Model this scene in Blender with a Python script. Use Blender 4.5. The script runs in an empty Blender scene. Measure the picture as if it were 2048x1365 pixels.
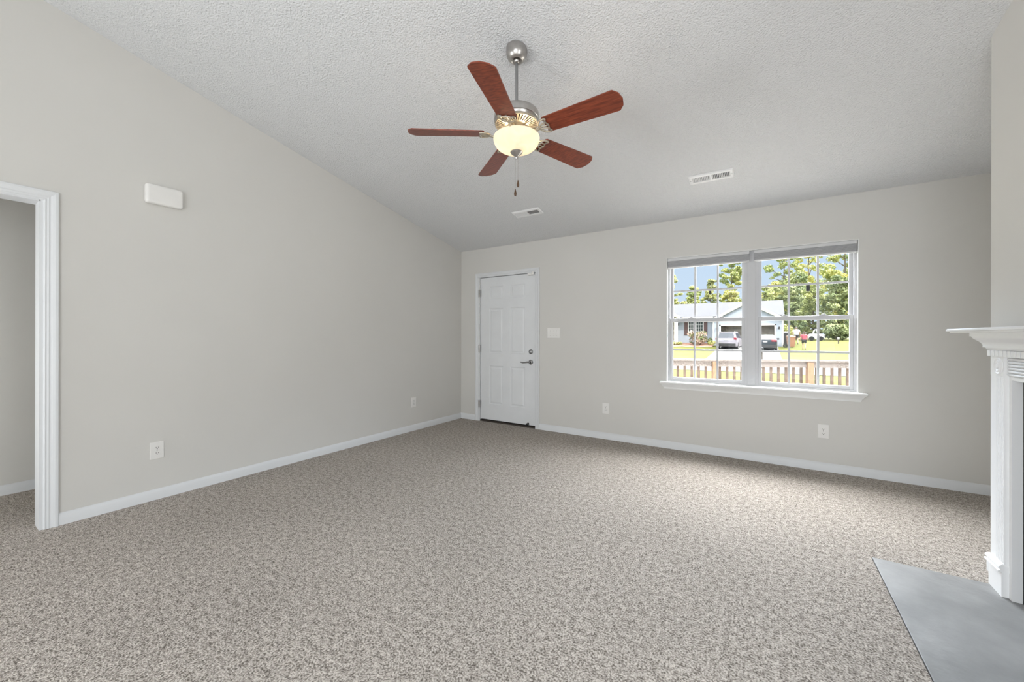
import bpy, bmesh, math, random
from mathutils import Vector, Matrix

PI = math.pi
SC = bpy.context.scene
COL = SC.collection
random.seed(7)

# ------------------------------------------------------------------ camera
EYE = 1.19375            # lens height above the carpet
cam_d = bpy.data.cameras.new('camera')
cam = bpy.data.objects.new('camera', cam_d)
COL.objects.link(cam)
cam_d.sensor_fit = 'HORIZONTAL'
cam_d.sensor_width = 36.0
cam_d.lens = 782.34 / 2048 * 36.0
cam_d.shift_y = -(682.5 - 674.13) / 2048
cam_d.clip_start = 0.02
cam_d.clip_end = 400
cam.rotation_mode = 'XYZ'
cam.matrix_world = (Matrix.Translation((0, 0, EYE)) @ Matrix.Rotation(math.radians(32.666), 4, 'Z')
                    @ Matrix.Rotation(PI / 2, 4, 'X') @ Matrix.Rotation(0.00163, 4, 'Z'))
SC.camera = cam

# ------------------------------------------------------------------ world, sun, exposure
HAZE = 37.0               # brightness of the sunlit haze overhead
wd = bpy.data.worlds.new('sky')
SC.world = wd
wd.use_nodes = True
nt = wd.node_tree
nt.nodes.clear()
wo = nt.nodes.new('ShaderNodeOutputWorld')
wb = nt.nodes.new('ShaderNodeBackground')
tc = nt.nodes.new('ShaderNodeTexCoord')
sx = nt.nodes.new('ShaderNodeSeparateXYZ')
rp = nt.nodes.new('ShaderNodeValToRGB')
nt.links.new(tc.outputs['Generated'], sx.inputs[0])
nt.links.new(sx.outputs['Z'], rp.inputs[0])
cr = rp.color_ramp
for e, (p, c) in zip([cr.elements[0], cr.elements[1], cr.elements.new(0.22), cr.elements.new(0.6)],
                     [(0.0, (0.66, 0.79, 0.93)), (0.15, (0.565, 0.735, 0.925)), (0.22, (0.56, 0.73, 0.93)), (0.6, (0.95, 0.98, 1.0))]):
    e.position = p
    e.color = (c[0], c[1], c[2], 1)
# bright sunlit haze high over the street, well above the roof line
def rng(src, a, c, lo, hi):
    m_ = nt.nodes.new('ShaderNodeMapRange')
    m_.interpolation_type = 'SMOOTHSTEP'
    for k_, v_ in (('From Min', a), ('From Max', c), ('To Min', lo), ('To Max', hi)):
        m_.inputs[k_].default_value = v_
    nt.links.new(src, m_.inputs['Value'])
    return m_
up_ = rng(sx.outputs['Z'], 0.19, 0.46, 0.0, 1.0)
front_ = rng(sx.outputs['Y'], 0.0, 0.45, 0.12, 1.0)
mu = nt.nodes.new('ShaderNodeMath')
mu.operation = 'MULTIPLY'
nt.links.new(up_.outputs[0], mu.inputs[0])
nt.links.new(front_.outputs[0], mu.inputs[1])
mm = nt.nodes.new('ShaderNodeMath')
mm.operation = 'MULTIPLY_ADD'
mm.inputs[1].default_value = HAZE
mm.inputs[2].default_value = 1.0
nt.links.new(mu.outputs[0], mm.inputs[0])
nt.links.new(rp.outputs[0], wb.inputs['Color'])
nt.links.new(mm.outputs[0], wb.inputs['Strength'])
nt.links.new(wb.outputs[0], wo.inputs[0])
wd.cycles.sampling_method = 'MANUAL'
wd.cycles.sample_map_resolution = 512

sun_d = bpy.data.lights.new('sun', 'SUN')
sun_d.energy = 5.0
sun_d.angle = math.radians(0.6)
sun_d.color = (1.0, 0.95, 0.86)
sun = bpy.data.objects.new('sun', sun_d)
COL.objects.link(sun)
sun.rotation_euler = Vector((-0.62, 0.36, -0.75)).to_track_quat('-Z', 'Y').to_euler()

def area(name, loc, direction, sx_, sy_, power, color=(1, 1, 1)):
    d = bpy.data.lights.new(name, 'AREA')
    d.shape = 'RECTANGLE'
    d.size = sx_
    d.size_y = sy_
    d.energy = power
    d.color = color
    o = bpy.data.objects.new(name, d)
    COL.objects.link(o)
    o.location = loc
    o.rotation_euler = Vector(direction).to_track_quat('-Z', 'Y').to_euler()
    return o

# area light added out of view behind the camera as general room fill
area('rear_fill', (0.35, -2.42, 1.30), (-0.05, 1, 0.03), 2.2, 2.2, 96, (0.935, 0.97, 1.0))
area('side_fill', (-3.68, -1.60, 0.90), (1, 0.45, 0.10), 1.6, 1.2, 136, (0.935, 0.97, 1.0))  # unseen light added by the left wall to brighten the chimney breast
area('right_fill', (1.59, 0.70, 1.55), (-1, 0, 0.0), 0.8, 1.6, 36, (0.935, 0.97, 1.0))  # added out of view on the right to lift the left wall
area('hall_fill', (-4.3, -0.9, 2.40), (0, 0, -1), 0.3, 0.3, 1.0, (1.0, 0.95, 0.88))  # unseen light added to brighten the dim hallway
portal = area('window_portal', (-0.09, 4.60, 1.37), (0, -1, 0), 1.60, 1.36, 1)
portal.data.cycles.is_portal = True

SC.view_settings.view_transform = 'Standard'
SC.view_settings.look = 'None'
SC.view_settings.exposure = 0.0
SC.view_settings.gamma = 1.0
SC.view_settings.use_curve_mapping = False
SC.cycles.use_denoising = True
SC.cycles.max_bounces = 14
SC.cycles.diffuse_bounces = 8
SC.cycles.transparent_max_bounces = 16
SC.cycles.caustics_reflective = False
SC.cycles.caustics_refractive = False
SC.cycles.sample_clamp_indirect = 6.0

# ------------------------------------------------------------------ materials
def srgb(r, g, b):
    f = lambda c: (c / 12.92 if c <= 0.04045 else ((c + 0.055) / 1.055) ** 2.4)
    return (f(r / 255), f(g / 255), f(b / 255))

def mat(name, col, rough=0.55, metal=0.0, col2=None, vscale=5.0, vdetail=3.0, bump=None, spec=0.4, stretch=None, ramp=(0.35, 0.65), emit=None, estr=0.0):
    m = bpy.data.materials.new(name)
    m.use_nodes = True
    t = m.node_tree
    b = t.nodes['Principled BSDF']
    b.inputs['Roughness'].default_value = rough
    b.inputs['Metallic'].default_value = metal
    b.inputs['Specular IOR Level'].default_value = spec
    b.inputs['Base Color'].default_value = (*col, 1)
    tcn = t.nodes.new('ShaderNodeTexCoord')
    src = tcn.outputs['Object']
    if stretch:
        mp = t.nodes.new('ShaderNodeMapping')
        mp.inputs['Scale'].default_value = stretch
        t.links.new(src, mp.inputs[0])
        src = mp.outputs[0]
    if col2 is None:
        col2 = tuple(c * 0.96 for c in col)
    n = t.nodes.new('ShaderNodeTexNoise')
    n.inputs['Scale'].default_value = vscale
    n.inputs['Detail'].default_value = vdetail
    t.links.new(src, n.inputs['Vector'])
    r = t.nodes.new('ShaderNodeValToRGB')
    r.color_ramp.elements[0].position = ramp[0]
    r.color_ramp.elements[1].position = ramp[1]
    r.color_ramp.elements[0].color = (*col, 1)
    r.color_ramp.elements[1].color = (*col2, 1)
    t.links.new(n.outputs['Fac'], r.inputs[0])
    t.links.new(r.outputs[0], b.inputs['Base Color'])
    if bump:
        n2 = t.nodes.new('ShaderNodeTexNoise')
        n2.inputs['Scale'].default_value = bump[0]
        n2.inputs['Detail'].default_value = bump[3] if len(bump) > 3 else 2.0
        t.links.new(src, n2.inputs['Vector'])
        bp = t.nodes.new('ShaderNodeBump')
        bp.inputs['Strength'].default_value = bump[1]
        bp.inputs['Distance'].default_value = bump[2]
        t.links.new(n2.outputs['Fac'], bp.inputs['Height'])
        t.links.new(bp.outputs[0], b.inputs['Normal'])
    if emit:
        b.inputs['Emission Color'].default_value = (*emit, 1)
        b.inputs['Emission Strength'].default_value = estr
    return m

M = {}
M['wall'] = mat('greige_paint', (0.605, 0.592, 0.562), 0.75, col2=(0.595, 0.582, 0.552), vscale=2, bump=(140, 0.05, 0.002))
M['wall_lit'] = mat('lit_greige_paint', (0.66, 0.645, 0.615), 0.75, col2=(0.65, 0.635, 0.605), vscale=2, bump=(140, 0.05, 0.002))  # wall paint made lighter; stronger light on the breast put into its colour
M['ceiling'] = mat('popcorn_ceiling', (0.70, 0.705, 0.71), 0.9, col2=(0.68, 0.685, 0.69), vscale=60, bump=(100, 0.95, 0.012, 3.0), spec=0.1)
M['trim'] = mat('white_trim_paint', (0.66, 0.67, 0.68), 0.4, col2=(0.65, 0.66, 0.67), vscale=4)
M['vinyl'] = mat('backlit_window_vinyl', (0.54, 0.54, 0.55), 0.4)  # base colour darkened to carry the backlit shade of the frames
M['mantel'] = mat('white_mantel_paint', (0.80, 0.80, 0.80), 0.4, col2=(0.79, 0.79, 0.79), vscale=4)
M['reveal'] = mat('white_reveal_paint', (0.80, 0.80, 0.79), 0.5)
M['door'] = mat('white_door_paint', (0.70, 0.71, 0.72), 0.38, bump=(90, 0.05, 0.001))
M['plate'] = mat('white_plastic', (0.76, 0.745, 0.72), 0.35)
M['slot'] = mat('dark_slot', (0.03, 0.03, 0.03), 0.6)
M['gap'] = mat('dark_threshold', (0.045, 0.035, 0.028), 0.7)
M['nickel'] = mat('brushed_nickel', (0.50, 0.48, 0.46), 0.32, 1.0, col2=(0.44, 0.42, 0.40), vscale=40)
M['steel'] = mat('satin_steel', (0.34, 0.34, 0.34), 0.3, 1.0)
M['rubber'] = mat('black_rubber', (0.02, 0.02, 0.02), 0.5)
M['shade'] = mat('grey_shade_fabric', (0.42, 0.42, 0.43), 0.9, bump=(300, 0.2, 0.001))
M['headrail'] = mat('light_headrail', (0.60, 0.60, 0.60), 0.5)
M['slate'] = mat('slate_tile', (0.215, 0.216, 0.216), 0.55, col2=(0.30, 0.30, 0.298), vscale=5, vdetail=8, bump=(16, 0.35, 0.01, 8.0))
M['soot'] = mat('firebox_black', (0.02, 0.02, 0.02), 0.8)
M['cherry'] = mat('cherry_blade', (0.125, 0.020, 0.008), 0.33, col2=(0.26, 0.055, 0.022), vscale=8, vdetail=5, stretch=(1.2, 14, 14), spec=0.5)
M['walnut_edge'] = mat('dark_blade_edge', (0.07, 0.03, 0.02), 0.4)
M['fob'] = mat('wood_fob', (0.09, 0.048, 0.024), 0.4)
M['iron_brass'] = mat('antique_nickel', (0.50, 0.45, 0.36), 0.42, 0.85)
M['vent'] = mat('white_register_enamel', (0.80, 0.80, 0.80), 0.4)
M['duct'] = mat('dark_duct', (0.06, 0.06, 0.065), 0.7)

def carpet_material():
    m = bpy.data.materials.new('beige_frieze_carpet')
    m.use_nodes = True
    t = m.node_tree
    b = t.nodes['Principled BSDF']
    b.inputs['Roughness'].default_value = 1.0
    b.inputs['Specular IOR Level'].default_value = 0.05
    tcn = t.nodes.new('ShaderNodeTexCoord')
    def noise(scale, detail, rough=0.5):
        n = t.nodes.new('ShaderNodeTexNoise')
        n.inputs['Scale'].default_value = scale
        n.inputs['Detail'].default_value = detail
        n.inputs['Roughness'].default_value = rough
        t.links.new(tcn.outputs['Object'], n.inputs['Vector'])
        return n
    fine = noise(135, 2.0, 0.6)
    mid = noise(38, 2.0, 0.5)
    cmb = t.nodes.new('ShaderNodeMix')
    cmb.data_type = 'FLOAT'
    cmb.inputs['Factor'].default_value = 0.28
    t.links.new(fine.outputs['Fac'], cmb.inputs['A'])
    t.links.new(mid.outputs['Fac'], cmb.inputs['B'])
    rp_ = t.nodes.new('ShaderNodeValToRGB')
    e = rp_.color_ramp.elements
    e[0].position, e[0].color = 0.385, (0.135, 0.117, 0.10, 1)
    e[1].position, e[1].color = 0.615, (0.61, 0.56, 0.508, 1)
    k = rp_.color_ramp.elements.new(0.50)
    k.color = (0.385, 0.347, 0.31, 1)
    t.links.new(cmb.outputs['Result'], rp_.inputs[0])
    big = noise(1.3, 3)
    mr = t.nodes.new('ShaderNodeMapRange')
    mr.inputs['From Min'].default_value = 0.3
    mr.inputs['From Max'].default_value = 0.7
    mr.inputs['To Min'].default_value = 0.93
    mr.inputs['To Max'].default_value = 1.05
    t.links.new(big.outputs['Fac'], mr.inputs['Value'])
    mx = t.nodes.new('ShaderNodeMix')
    mx.data_type = 'RGBA'
    mx.blend_type = 'MULTIPLY'
    mx.inputs['Factor'].default_value = 1.0
    t.links.new(rp_.outputs[0], mx.inputs['A'])
    t.links.new(mr.outputs[0], mx.inputs['B'])
    t.links.new(mx.outputs['Result'], b.inputs['Base Color'])
    bp = t.nodes.new('ShaderNodeBump')
    bp.inputs['Strength'].default_value = 0.8
    bp.inputs['Distance'].default_value = 0.012
    t.links.new(cmb.outputs['Result'], bp.inputs['Height'])
    t.links.new(bp.outputs[0], b.inputs['Normal'])
    return m
M['carpet'] = carpet_material()

def glass_material(name, clear=0.996):
    m = bpy.data.materials.new(name)
    m.use_nodes = True
    t = m.node_tree
    t.nodes.clear()
    o = t.nodes.new('ShaderNodeOutputMaterial')
    tr = t.nodes.new('ShaderNodeBsdfTransparent')
    gl = t.nodes.new('ShaderNodeBsdfGlossy')
    gl.inputs['Roughness'].default_value = 0.02
    mxs = t.nodes.new('ShaderNodeMixShader')
    mxs.inputs[0].default_value = 1 - clear
    t.links.new(tr.outputs[0], mxs.inputs[1])
    t.links.new(gl.outputs[0], mxs.inputs[2])
    t.links.new(mxs.outputs[0], o.inputs[0])
    return m
M['glass'] = glass_material('window_glass')

def alabaster():
    m = bpy.data.materials.new('alabaster_glass')
    m.use_nodes = True
    t = m.node_tree
    t.nodes.clear()
    o = t.nodes.new('ShaderNodeOutputMaterial')
    d = t.nodes.new('ShaderNodeBsdfDiffuse')
    d.inputs['Color'].default_value = (0.80, 0.74, 0.62, 1)
    tl = t.nodes.new('ShaderNodeBsdfTranslucent')
    tl.inputs['Color'].default_value = (0.95, 0.84, 0.62, 1)
    tcn = t.nodes.new('ShaderNodeTexCoord')
    n = t.nodes.new('ShaderNodeTexNoise')
    n.inputs['Scale'].default_value = 9
    n.inputs['Detail'].default_value = 6
    n.inputs['Distortion'].default_value = 1.5
    t.links.new(tcn.outputs['Object'], n.inputs['Vector'])
    r = t.nodes.new('ShaderNodeValToRGB')
    r.color_ramp.elements[0].position = 0.35
    r.color_ramp.elements[0].color = (0.52, 0.46, 0.36, 1)
    r.color_ramp.elements[1].position = 0.7
    r.color_ramp.elements[1].color = (0.66, 0.61, 0.52, 1)
    t.links.new(n.outputs['Fac'], r.inputs[0])
    t.links.new(r.outputs[0], tl.inputs['Color'])
    mx = t.nodes.new('ShaderNodeMixShader')
    mx.inputs[0].default_value = 0.55
    t.links.new(d.outputs[0], mx.inputs[1])
    t.links.new(tl.outputs[0], mx.inputs[2])
    em = t.nodes.new('ShaderNodeEmission')
    em.inputs['Strength'].default_value = 0.26
    em.inputs['Color'].default_value = (1.0, 0.93, 0.80, 1)
    ad = t.nodes.new('ShaderNodeAddShader')
    t.links.new(mx.outputs[0], ad.inputs[0])
    t.links.new(em.outputs[0], ad.inputs[1])
    t.links.new(ad.outputs[0], o.inputs[0])
    return m
M['alabaster'] = alabaster()

# outdoors
M['grass'] = mat('lawn_grass', (0.060, 0.066, 0.014), 1.0, col2=(0.076, 0.076, 0.022), vscale=1.4, vdetail=6, spec=0.05)
M['concrete'] = mat('driveway_concrete', (0.20, 0.197, 0.19), 0.9, col2=(0.17, 0.167, 0.163), vscale=1.5, vdetail=6)
M['asphalt'] = mat('pale_asphalt', (0.215, 0.21, 0.205), 0.95, col2=(0.18, 0.178, 0.175), vscale=2, vdetail=6)
M['deck'] = mat('pale_deck_boards', (0.62, 0.58, 0.52), 0.8, col2=(0.50, 0.46, 0.41), vscale=3, vdetail=5, stretch=(1, 12, 1))
M['weathered'] = mat('weathered_rail_wood', (0.19, 0.168, 0.157), 0.85, col2=(0.095, 0.082, 0.074), vscale=10, vdetail=8, stretch=(1, 9, 9))
M['baluster'] = mat('brown_baluster_wood', (0.105, 0.075, 0.058), 0.85, col2=(0.065, 0.045, 0.034), vscale=10, vdetail=6)
M['postwood'] = mat('orange_post_wood', (0.215, 0.135, 0.085), 0.85, col2=(0.14, 0.082, 0.05), vscale=10, vdetail=6, stretch=(9, 9, 1))
M['siding'] = mat('pale_blue_siding', (0.37, 0.405, 0.45), 0.7, col2=(0.35, 0.385, 0.43), vscale=0.5)
M['whiteout'] = mat('white_house_trim', (0.66, 0.65, 0.62), 0.6)
M['creamtrim'] = mat('cream_rake_board', (0.62, 0.58, 0.46), 0.6)
M['shingle'] = mat('grey_shingles', (0.043, 0.044, 0.048), 0.95, col2=(0.034, 0.035, 0.039), vscale=3, vdetail=8, bump=(12, 0.4, 0.03))
M['shutter'] = mat('brown_shutter', (0.12, 0.075, 0.07), 0.7)
M['pane'] = mat('dark_house_pane', (0.035, 0.045, 0.04), 0.15, spec=0.6)
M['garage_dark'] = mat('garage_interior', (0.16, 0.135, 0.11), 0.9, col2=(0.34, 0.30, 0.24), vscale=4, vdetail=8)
M['mulch'] = mat('red_mulch', (0.26, 0.145, 0.10), 1.0, col2=(0.17, 0.09, 0.065), vscale=8, vdetail=6)
M['suv_paint'] = mat('silver_mauve_car_paint', (0.30, 0.28, 0.31), 0.25, 0.3)
M['sedan_paint'] = mat('dark_car_paint', (0.030, 0.036, 0.042), 0.2, 0.2)
M['car_glass'] = mat('car_window_glass', (0.03, 0.04, 0.055), 0.06, spec=0.9)
M['sky_glass'] = mat('bright_rear_glass', (0.13, 0.18, 0.20), 0.05, spec=1.0)
M['tail'] = mat('red_tail_lamp', (0.20, 0.015, 0.025), 0.2)
M['tyre'] = mat('tyre_rubber', (0.02, 0.02, 0.02), 0.8)
M['rim'] = mat('alloy_rim', (0.22, 0.22, 0.22), 0.3, 0.7)
M['plate_out'] = mat('white_number_plate', (0.36, 0.36, 0.36), 0.5)
M['black_out'] = mat('black_plastic_outdoor', (0.03, 0.03, 0.03), 0.6)
M['bin'] = mat('terracotta_bin', (0.30, 0.155, 0.09), 0.6, col2=(0.26, 0.13, 0.075), vscale=3)
M['bark'] = mat('tree_bark', (0.15, 0.125, 0.10), 0.95)
M['trailer'] = mat('white_trailer_paint', (0.60, 0.61, 0.64), 0.4)
M['wire'] = mat('grey_fence_wire', (0.09, 0.095, 0.09), 0.6)
M['skin'] = mat('skin_tone', (0.42, 0.26, 0.19), 0.6)
M['white_shirt'] = mat('white_tshirt', (0.60, 0.58, 0.62), 0.9)
M['pink_shirt'] = mat('pink_red_shirt', (0.40, 0.09, 0.12), 0.9)
M['black_cloth'] = mat('black_shorts', (0.03, 0.03, 0.03), 0.9)
M['hair_grey'] = mat('grey_hair', (0.10, 0.09, 0.08), 0.8)
M['hair_brown'] = mat('brown_hair', (0.07, 0.045, 0.03), 0.8)
M['shoe'] = mat('dark_shoe', (0.03, 0.03, 0.03), 0.7)
M['lamp_black'] = mat('black_sconce_metal', (0.02, 0.02, 0.02), 0.4)
M['wood_post'] = mat('grey_wood_post', (0.09, 0.075, 0.06), 0.9)
M['bush_pink'] = mat('flowering_bush_leaves', (0.16, 0.18, 0.075), 0.9, col2=(0.45, 0.32, 0.26), vscale=2.2, vdetail=4, ramp=(0.45, 0.6))
def leaf(name, a, b):
    return mat(name, a, 0.85, col2=b, vscale=0.55, vdetail=5, ramp=(0.38, 0.62), spec=0.15)
M['leaf_mid'] = leaf('mid_green_leaves', (0.19, 0.235, 0.10), (0.37, 0.38, 0.15))
M['leaf_dark'] = leaf('deep_green_leaves', (0.155, 0.195, 0.10), (0.30, 0.325, 0.145))
M['leaf_yellow'] = leaf('yellow_green_leaves', (0.26, 0.29, 0.105), (0.47, 0.43, 0.155))
M['needle'] = leaf('pine_needles', (0.20, 0.235, 0.115), (0.42, 0.41, 0.165))

# ------------------------------------------------------------------ mesh builder
ORI = {}
class MB:
    def __init__(s, origin=(0, 0, 0)):
        s.v, s.f, s.o = [], [], Vector(origin)
    def add(s, vs, fs):
        k = len(s.v)
        s.v += [tuple(v) for v in vs]
        s.f += [tuple(i + k for i in f) for f in fs]
        return s
    def box(s, x0, x1, y0, y1, z0, z1, bev=0.0, seg=2):
        if bev <= 0:
            vs = [(x, y, z) for z in (z0, z1) for y in (y0, y1) for x in (x0, x1)]
            return s.add(vs, [(0, 2, 3, 1), (4, 5, 7, 6), (0, 1, 5, 4), (2, 6, 7, 3), (0, 4, 6, 2), (1, 3, 7, 5)])
        bm = bmesh.new()
        bmesh.ops.create_cube(bm, size=1)
        for v in bm.verts:
            v.co = Vector(((x0 + x1) / 2 + v.co.x * (x1 - x0), (y0 + y1) / 2 + v.co.y * (y1 - y0), (z0 + z1) / 2 + v.co.z * (z1 - z0)))
        bmesh.ops.bevel(bm, geom=bm.edges[:], offset=bev, segments=seg, profile=0.5, affect='EDGES')
        return s.bm(bm)
    def bm(s, bm, mtx=None):
        bm.verts.index_update()
        vs = [(mtx @ v.co if mtx else v.co.copy()) for v in bm.verts]
        fs = [[v.index for v in f.verts] for f in bm.faces]
        bm.free()
        return s.add(vs, fs)
    def prism(s, poly, axis, a, b):
        """extrude a 2-d polygon along an axis; poly coords are the other two axes in order"""
        def P(p, t):
            return {'x': (t, p[0], p[1]), 'y': (p[0], t, p[1]), 'z': (p[0], p[1], t)}[axis]
        n = len(poly)
        vs = [P(p, a) for p in poly] + [P(p, b) for p in poly]
        fs = [tuple(range(n))[::-1], tuple(range(n, 2 * n))] + [(i, (i + 1) % n, n + (i + 1) % n, n + i) for i in range(n)]
        return s.add(vs, fs)
    def loft(s, rings, cap=True, closed=True):
        n = len(rings[0])
        vs = [p for r in rings for p in r]
        fs = []
        for k in range(len(rings) - 1):
            for i in range(n if closed else n - 1):
                j = (i + 1) % n
                fs.append((k * n + i, k * n + j, (k + 1) * n + j, (k + 1) * n + i))
        if cap:
            fs.append(tuple(range(n))[::-1])
            fs.append(tuple(range((len(rings) - 1) * n, len(rings) * n)))
        return s.add(vs, fs)
    def lathe(s, prof, seg=32, mtx=None, cap=False):
        rings = []
        for r, z in prof:
            ring = [Vector((r * math.cos(2 * PI * i / seg), r * math.sin(2 * PI * i / seg), z)) for i in range(seg)]
            rings.append([mtx @ p for p in ring] if mtx else ring)
        return s.loft(rings, cap=cap)
    def tube(s, pts, r, seg=10, cap=True):
        pts = [Vector(p) for p in pts]
        rs = r if isinstance(r, (list, tuple)) else [r] * len(pts)
        rings = []
        up = None
        for i, p in enumerate(pts):
            d = (pts[min(i + 1, len(pts) - 1)] - pts[max(i - 1, 0)]).normalized()
            if up is None:
                up = Vector((0, 0, 1)) if abs(d.z) < 0.9 else Vector((1, 0, 0))
            a = d.cross(up)
            if a.length < 1e-5:
                a = d.cross(Vector((0, 1, 0)))
            a.normalize()
            b = a.cross(d).normalized()
            up = b
            rings.append([p + rs[i] * (math.cos(2 * PI * k / seg) * a + math.sin(2 * PI * k / seg) * b) for k in range(seg)])
        return s.loft(rings, cap=cap)
    def ball(s, c, r, seg=20, rings=12):
        rx, ry, rz = r if isinstance(r, (tuple, list)) else (r, r, r)
        rr = []
        for i in range(1, rings):
            th = PI * i / rings
            rr.append([(c[0] + rx * math.sin(th) * math.cos(2 * PI * k / seg), c[1] + ry * math.sin(th) * math.sin(2 * PI * k / seg), c[2] + rz * math.cos(th)) for k in range(seg)])
        return s.loft(rr, cap=True)
    def xf(s, mtx):
        s.v = [tuple(mtx @ Vector(p)) for p in s.v]
        return s
    def build(s, name, material, parent=None, smooth=False, angle=35):
        o_ = ORI.get(parent.name, s.o) if parent is not None else s.o
        me = bpy.data.meshes.new(name)
        me.from_pydata([tuple(Vector(p) - o_) for p in s.v], [], s.f)
        bm = bmesh.new()
        bm.from_mesh(me)
        bmesh.ops.recalc_face_normals(bm, faces=bm.faces)
        bm.to_mesh(me)
        bm.free()
        me.materials.append(material)
        ob = bpy.data.objects.new(name, me)
        COL.objects.link(ob)
        if smooth:
            for p in me.polygons:
                p.use_smooth = True
            me.set_sharp_from_angle(angle=math.radians(angle))
        if parent is not None:
            ob.parent = parent
            ORI[ob.name] = o_
        else:
            ob.location = s.o
            ORI[ob.name] = Vector(s.o)
        return ob

def tag(o, label=None, cat=None, group=None, kind=None):
    if label: o['label'] = label
    if cat: o['category'] = cat
    if group: o['group'] = group
    if kind: o['kind'] = kind
    return o

def thing(name, loc, label, cat, group=None, rotz=0.0, local=False):
    """an Empty at the thing's base; with local=True the parts are modelled around the origin"""
    o = bpy.data.objects.new(name, None)
    o.empty_display_size = 0.1
    COL.objects.link(o)
    o.location = loc
    o.rotation_euler = (0, 0, rotz)
    ORI[o.name] = Vector((0, 0, 0)) if local else Vector(loc)
    return tag(o, label, cat, group)

def copy_thing(root, loc, rotz, label, group=None):
    r = root.copy()
    COL.objects.link(r)
    r.location = loc
    r.rotation_euler = (0, 0, rotz)
    r['label'] = label
    if group: r['group'] = group
    for ch in list(root.children):
        c = ch.copy()
        COL.objects.link(c)
        c.parent = r
        for g in list(ch.children):
            d = g.copy()
            COL.objects.link(d)
            d.parent = c
    return r

def struct(o, label=None):
    o['kind'] = 'structure'
    if label:
        o['label'] = label
    return o

# ------------------------------------------------------------------ room shell
XL, YB, XR, YR = -3.737, 4.442, 1.62, -2.5      # left wall, back wall, right wall, rear wall
H0, SL = 2.44, 0.20814                           # eave height and ceiling slope
TH = 0.14
def zc(y): return H0 + SL * (YB - y)

# carpet (with the hearth cut out)
HX0, HX1, HY0, HY1 = 0.497, 0.995, 1.34, 2.84
b = MB()
for (x0, x1, y0, y1) in [(-5.2, HX0, YR - .3, YB), (HX0, XR + .1, HY1, YB), (HX0, XR + .1, YR - .3, HY0), (HX1, XR + .1, HY0, HY1)]:
    b.box(x0, x1, y0, y1, -0.08, 0.0)
b.box(HX0, HX1, HY0, HY1, -0.08, -0.03)
struct(b.build('floor', M['carpet']), 'beige cut pile carpet over the whole room')

# sloped ceiling slab
b = MB()
y0, y1 = YR - 0.3, YB + 0.32
b.prism([(y0, zc(y0)), (y1, zc(y1)), (y1, zc(y1) + 0.2), (y0, zc(y0) + 0.2)], 'x', XL - 0.12, XR + 0.2)
struct(b.build('ceiling', M['ceiling']), 'sloped white textured ceiling')

# back wall with door and window openings
DX0, DX1, DZ = -3.395, -2.475, 2.04
WX0, WX1, WZ0, WZ1 = -0.870, 0.693, 0.716, 2.041
b = MB()
for (x0, x1, z0, z1) in [(XL - TH, DX0, -0.08, H0), (DX0, DX1, DZ, H0), (DX1, WX0, -0.08, H0), (WX0, WX1, -0.08, WZ0),
                         (WX0, WX1, WZ1, H0), (WX1, XR + TH, -0.08, H0)]:
    b.box(x0, x1, YB, YB + TH, z0, z1)
struct(b.build('wall_back', M['wall']), 'greige wall with the door and window')

# left wall with cased opening into the hall
OY0, OY1, OZ = -0.42, 0.458, 2.035
b = MB()
poly = [(YR - .2, -0.08), (OY0, -0.08), (OY0, OZ), (OY1, OZ), (OY1, -0.08), (YB + .05, -0.08), (YB + .05, zc(YB + .05) + .02), (YR - .2, zc(YR - .2) + .02)]
b.prism(poly, 'x', XL - 0.118, XL)
struct(b.build('wall_left', M['wall']), 'tall greige wall on the left under the ceiling slope')

b = MB()
b.prism([(YR - .2, -0.08), (YB + .1, -0.08), (YB + .1, zc(YB + .1) + .05), (YR - .2, zc(YR - .2) + .05)], 'x', XR, XR + TH)
struct(b.build('wall_right', M['wall']), 'right wall behind the chimney breast')

# rear wall behind the camera, with an opening added for the rear fill light
b = MB()
RX0, RX1, RZ0, RZ1 = -0.8, 1.5, 0.15, 2.45
for (x0, x1, z0, z1) in [(XL - TH, RX0, -0.08, zc(YR)), (RX0, RX1, -.08, RZ0), (RX0, RX1, RZ1, zc(YR)), (RX1, XR + TH, -.08, zc(YR))]:
    b.box(x0, x1, YR - TH, YR, z0, z1)
struct(b.build('wall_rear', M['wall']), 'rear wall behind the camera')

# chimney breast with firebox niche
BX, BY0, BY1 = 0.985, 1.155, 3.015
NY0, NY1, NZ = 1.66, 2.54, 0.78
b = MB()
def breast(y0, y1, x0, z0, ztop=None):
    if ztop is not None:
        b.box(x0, XR + .01, y0, y1, z0, ztop)
    else:
        b.prism([(y0, z0), (y1, z0), (y1, zc(y1) + .03), (y0, zc(y0) + .03)], 'x', x0, XR + .01)
breast(BY0, NY0, BX, -.08)
breast(NY1, BY1, BX, -.08)
breast(NY0, NY1, BX, NZ)
struct(b.build('wall_chimney', M['wall_lit']), 'chimney breast above the fireplace')

# hallway beyond the left opening
b = MB()
b.box(-4.79 - .1, -4.79, -1.8, 2.2, -.08, 2.5)
struct(b.build('wall_hall', M['wall']), 'hallway wall seen through the cased opening')
b = MB()
b.box(-4.85, XL - .1, 2.2, 2.3, -.08, 2.5).box(-4.85, XL - .1, -1.9, -1.8, -.08, 2.5)
struct(b.build('wall_hall_end', M['wall']))
b = MB()
b.box(-4.9, XL - .118, -1.9, 2.3, 2.44, 2.55)
struct(b.build('ceiling_hall', M['ceiling']))

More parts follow.
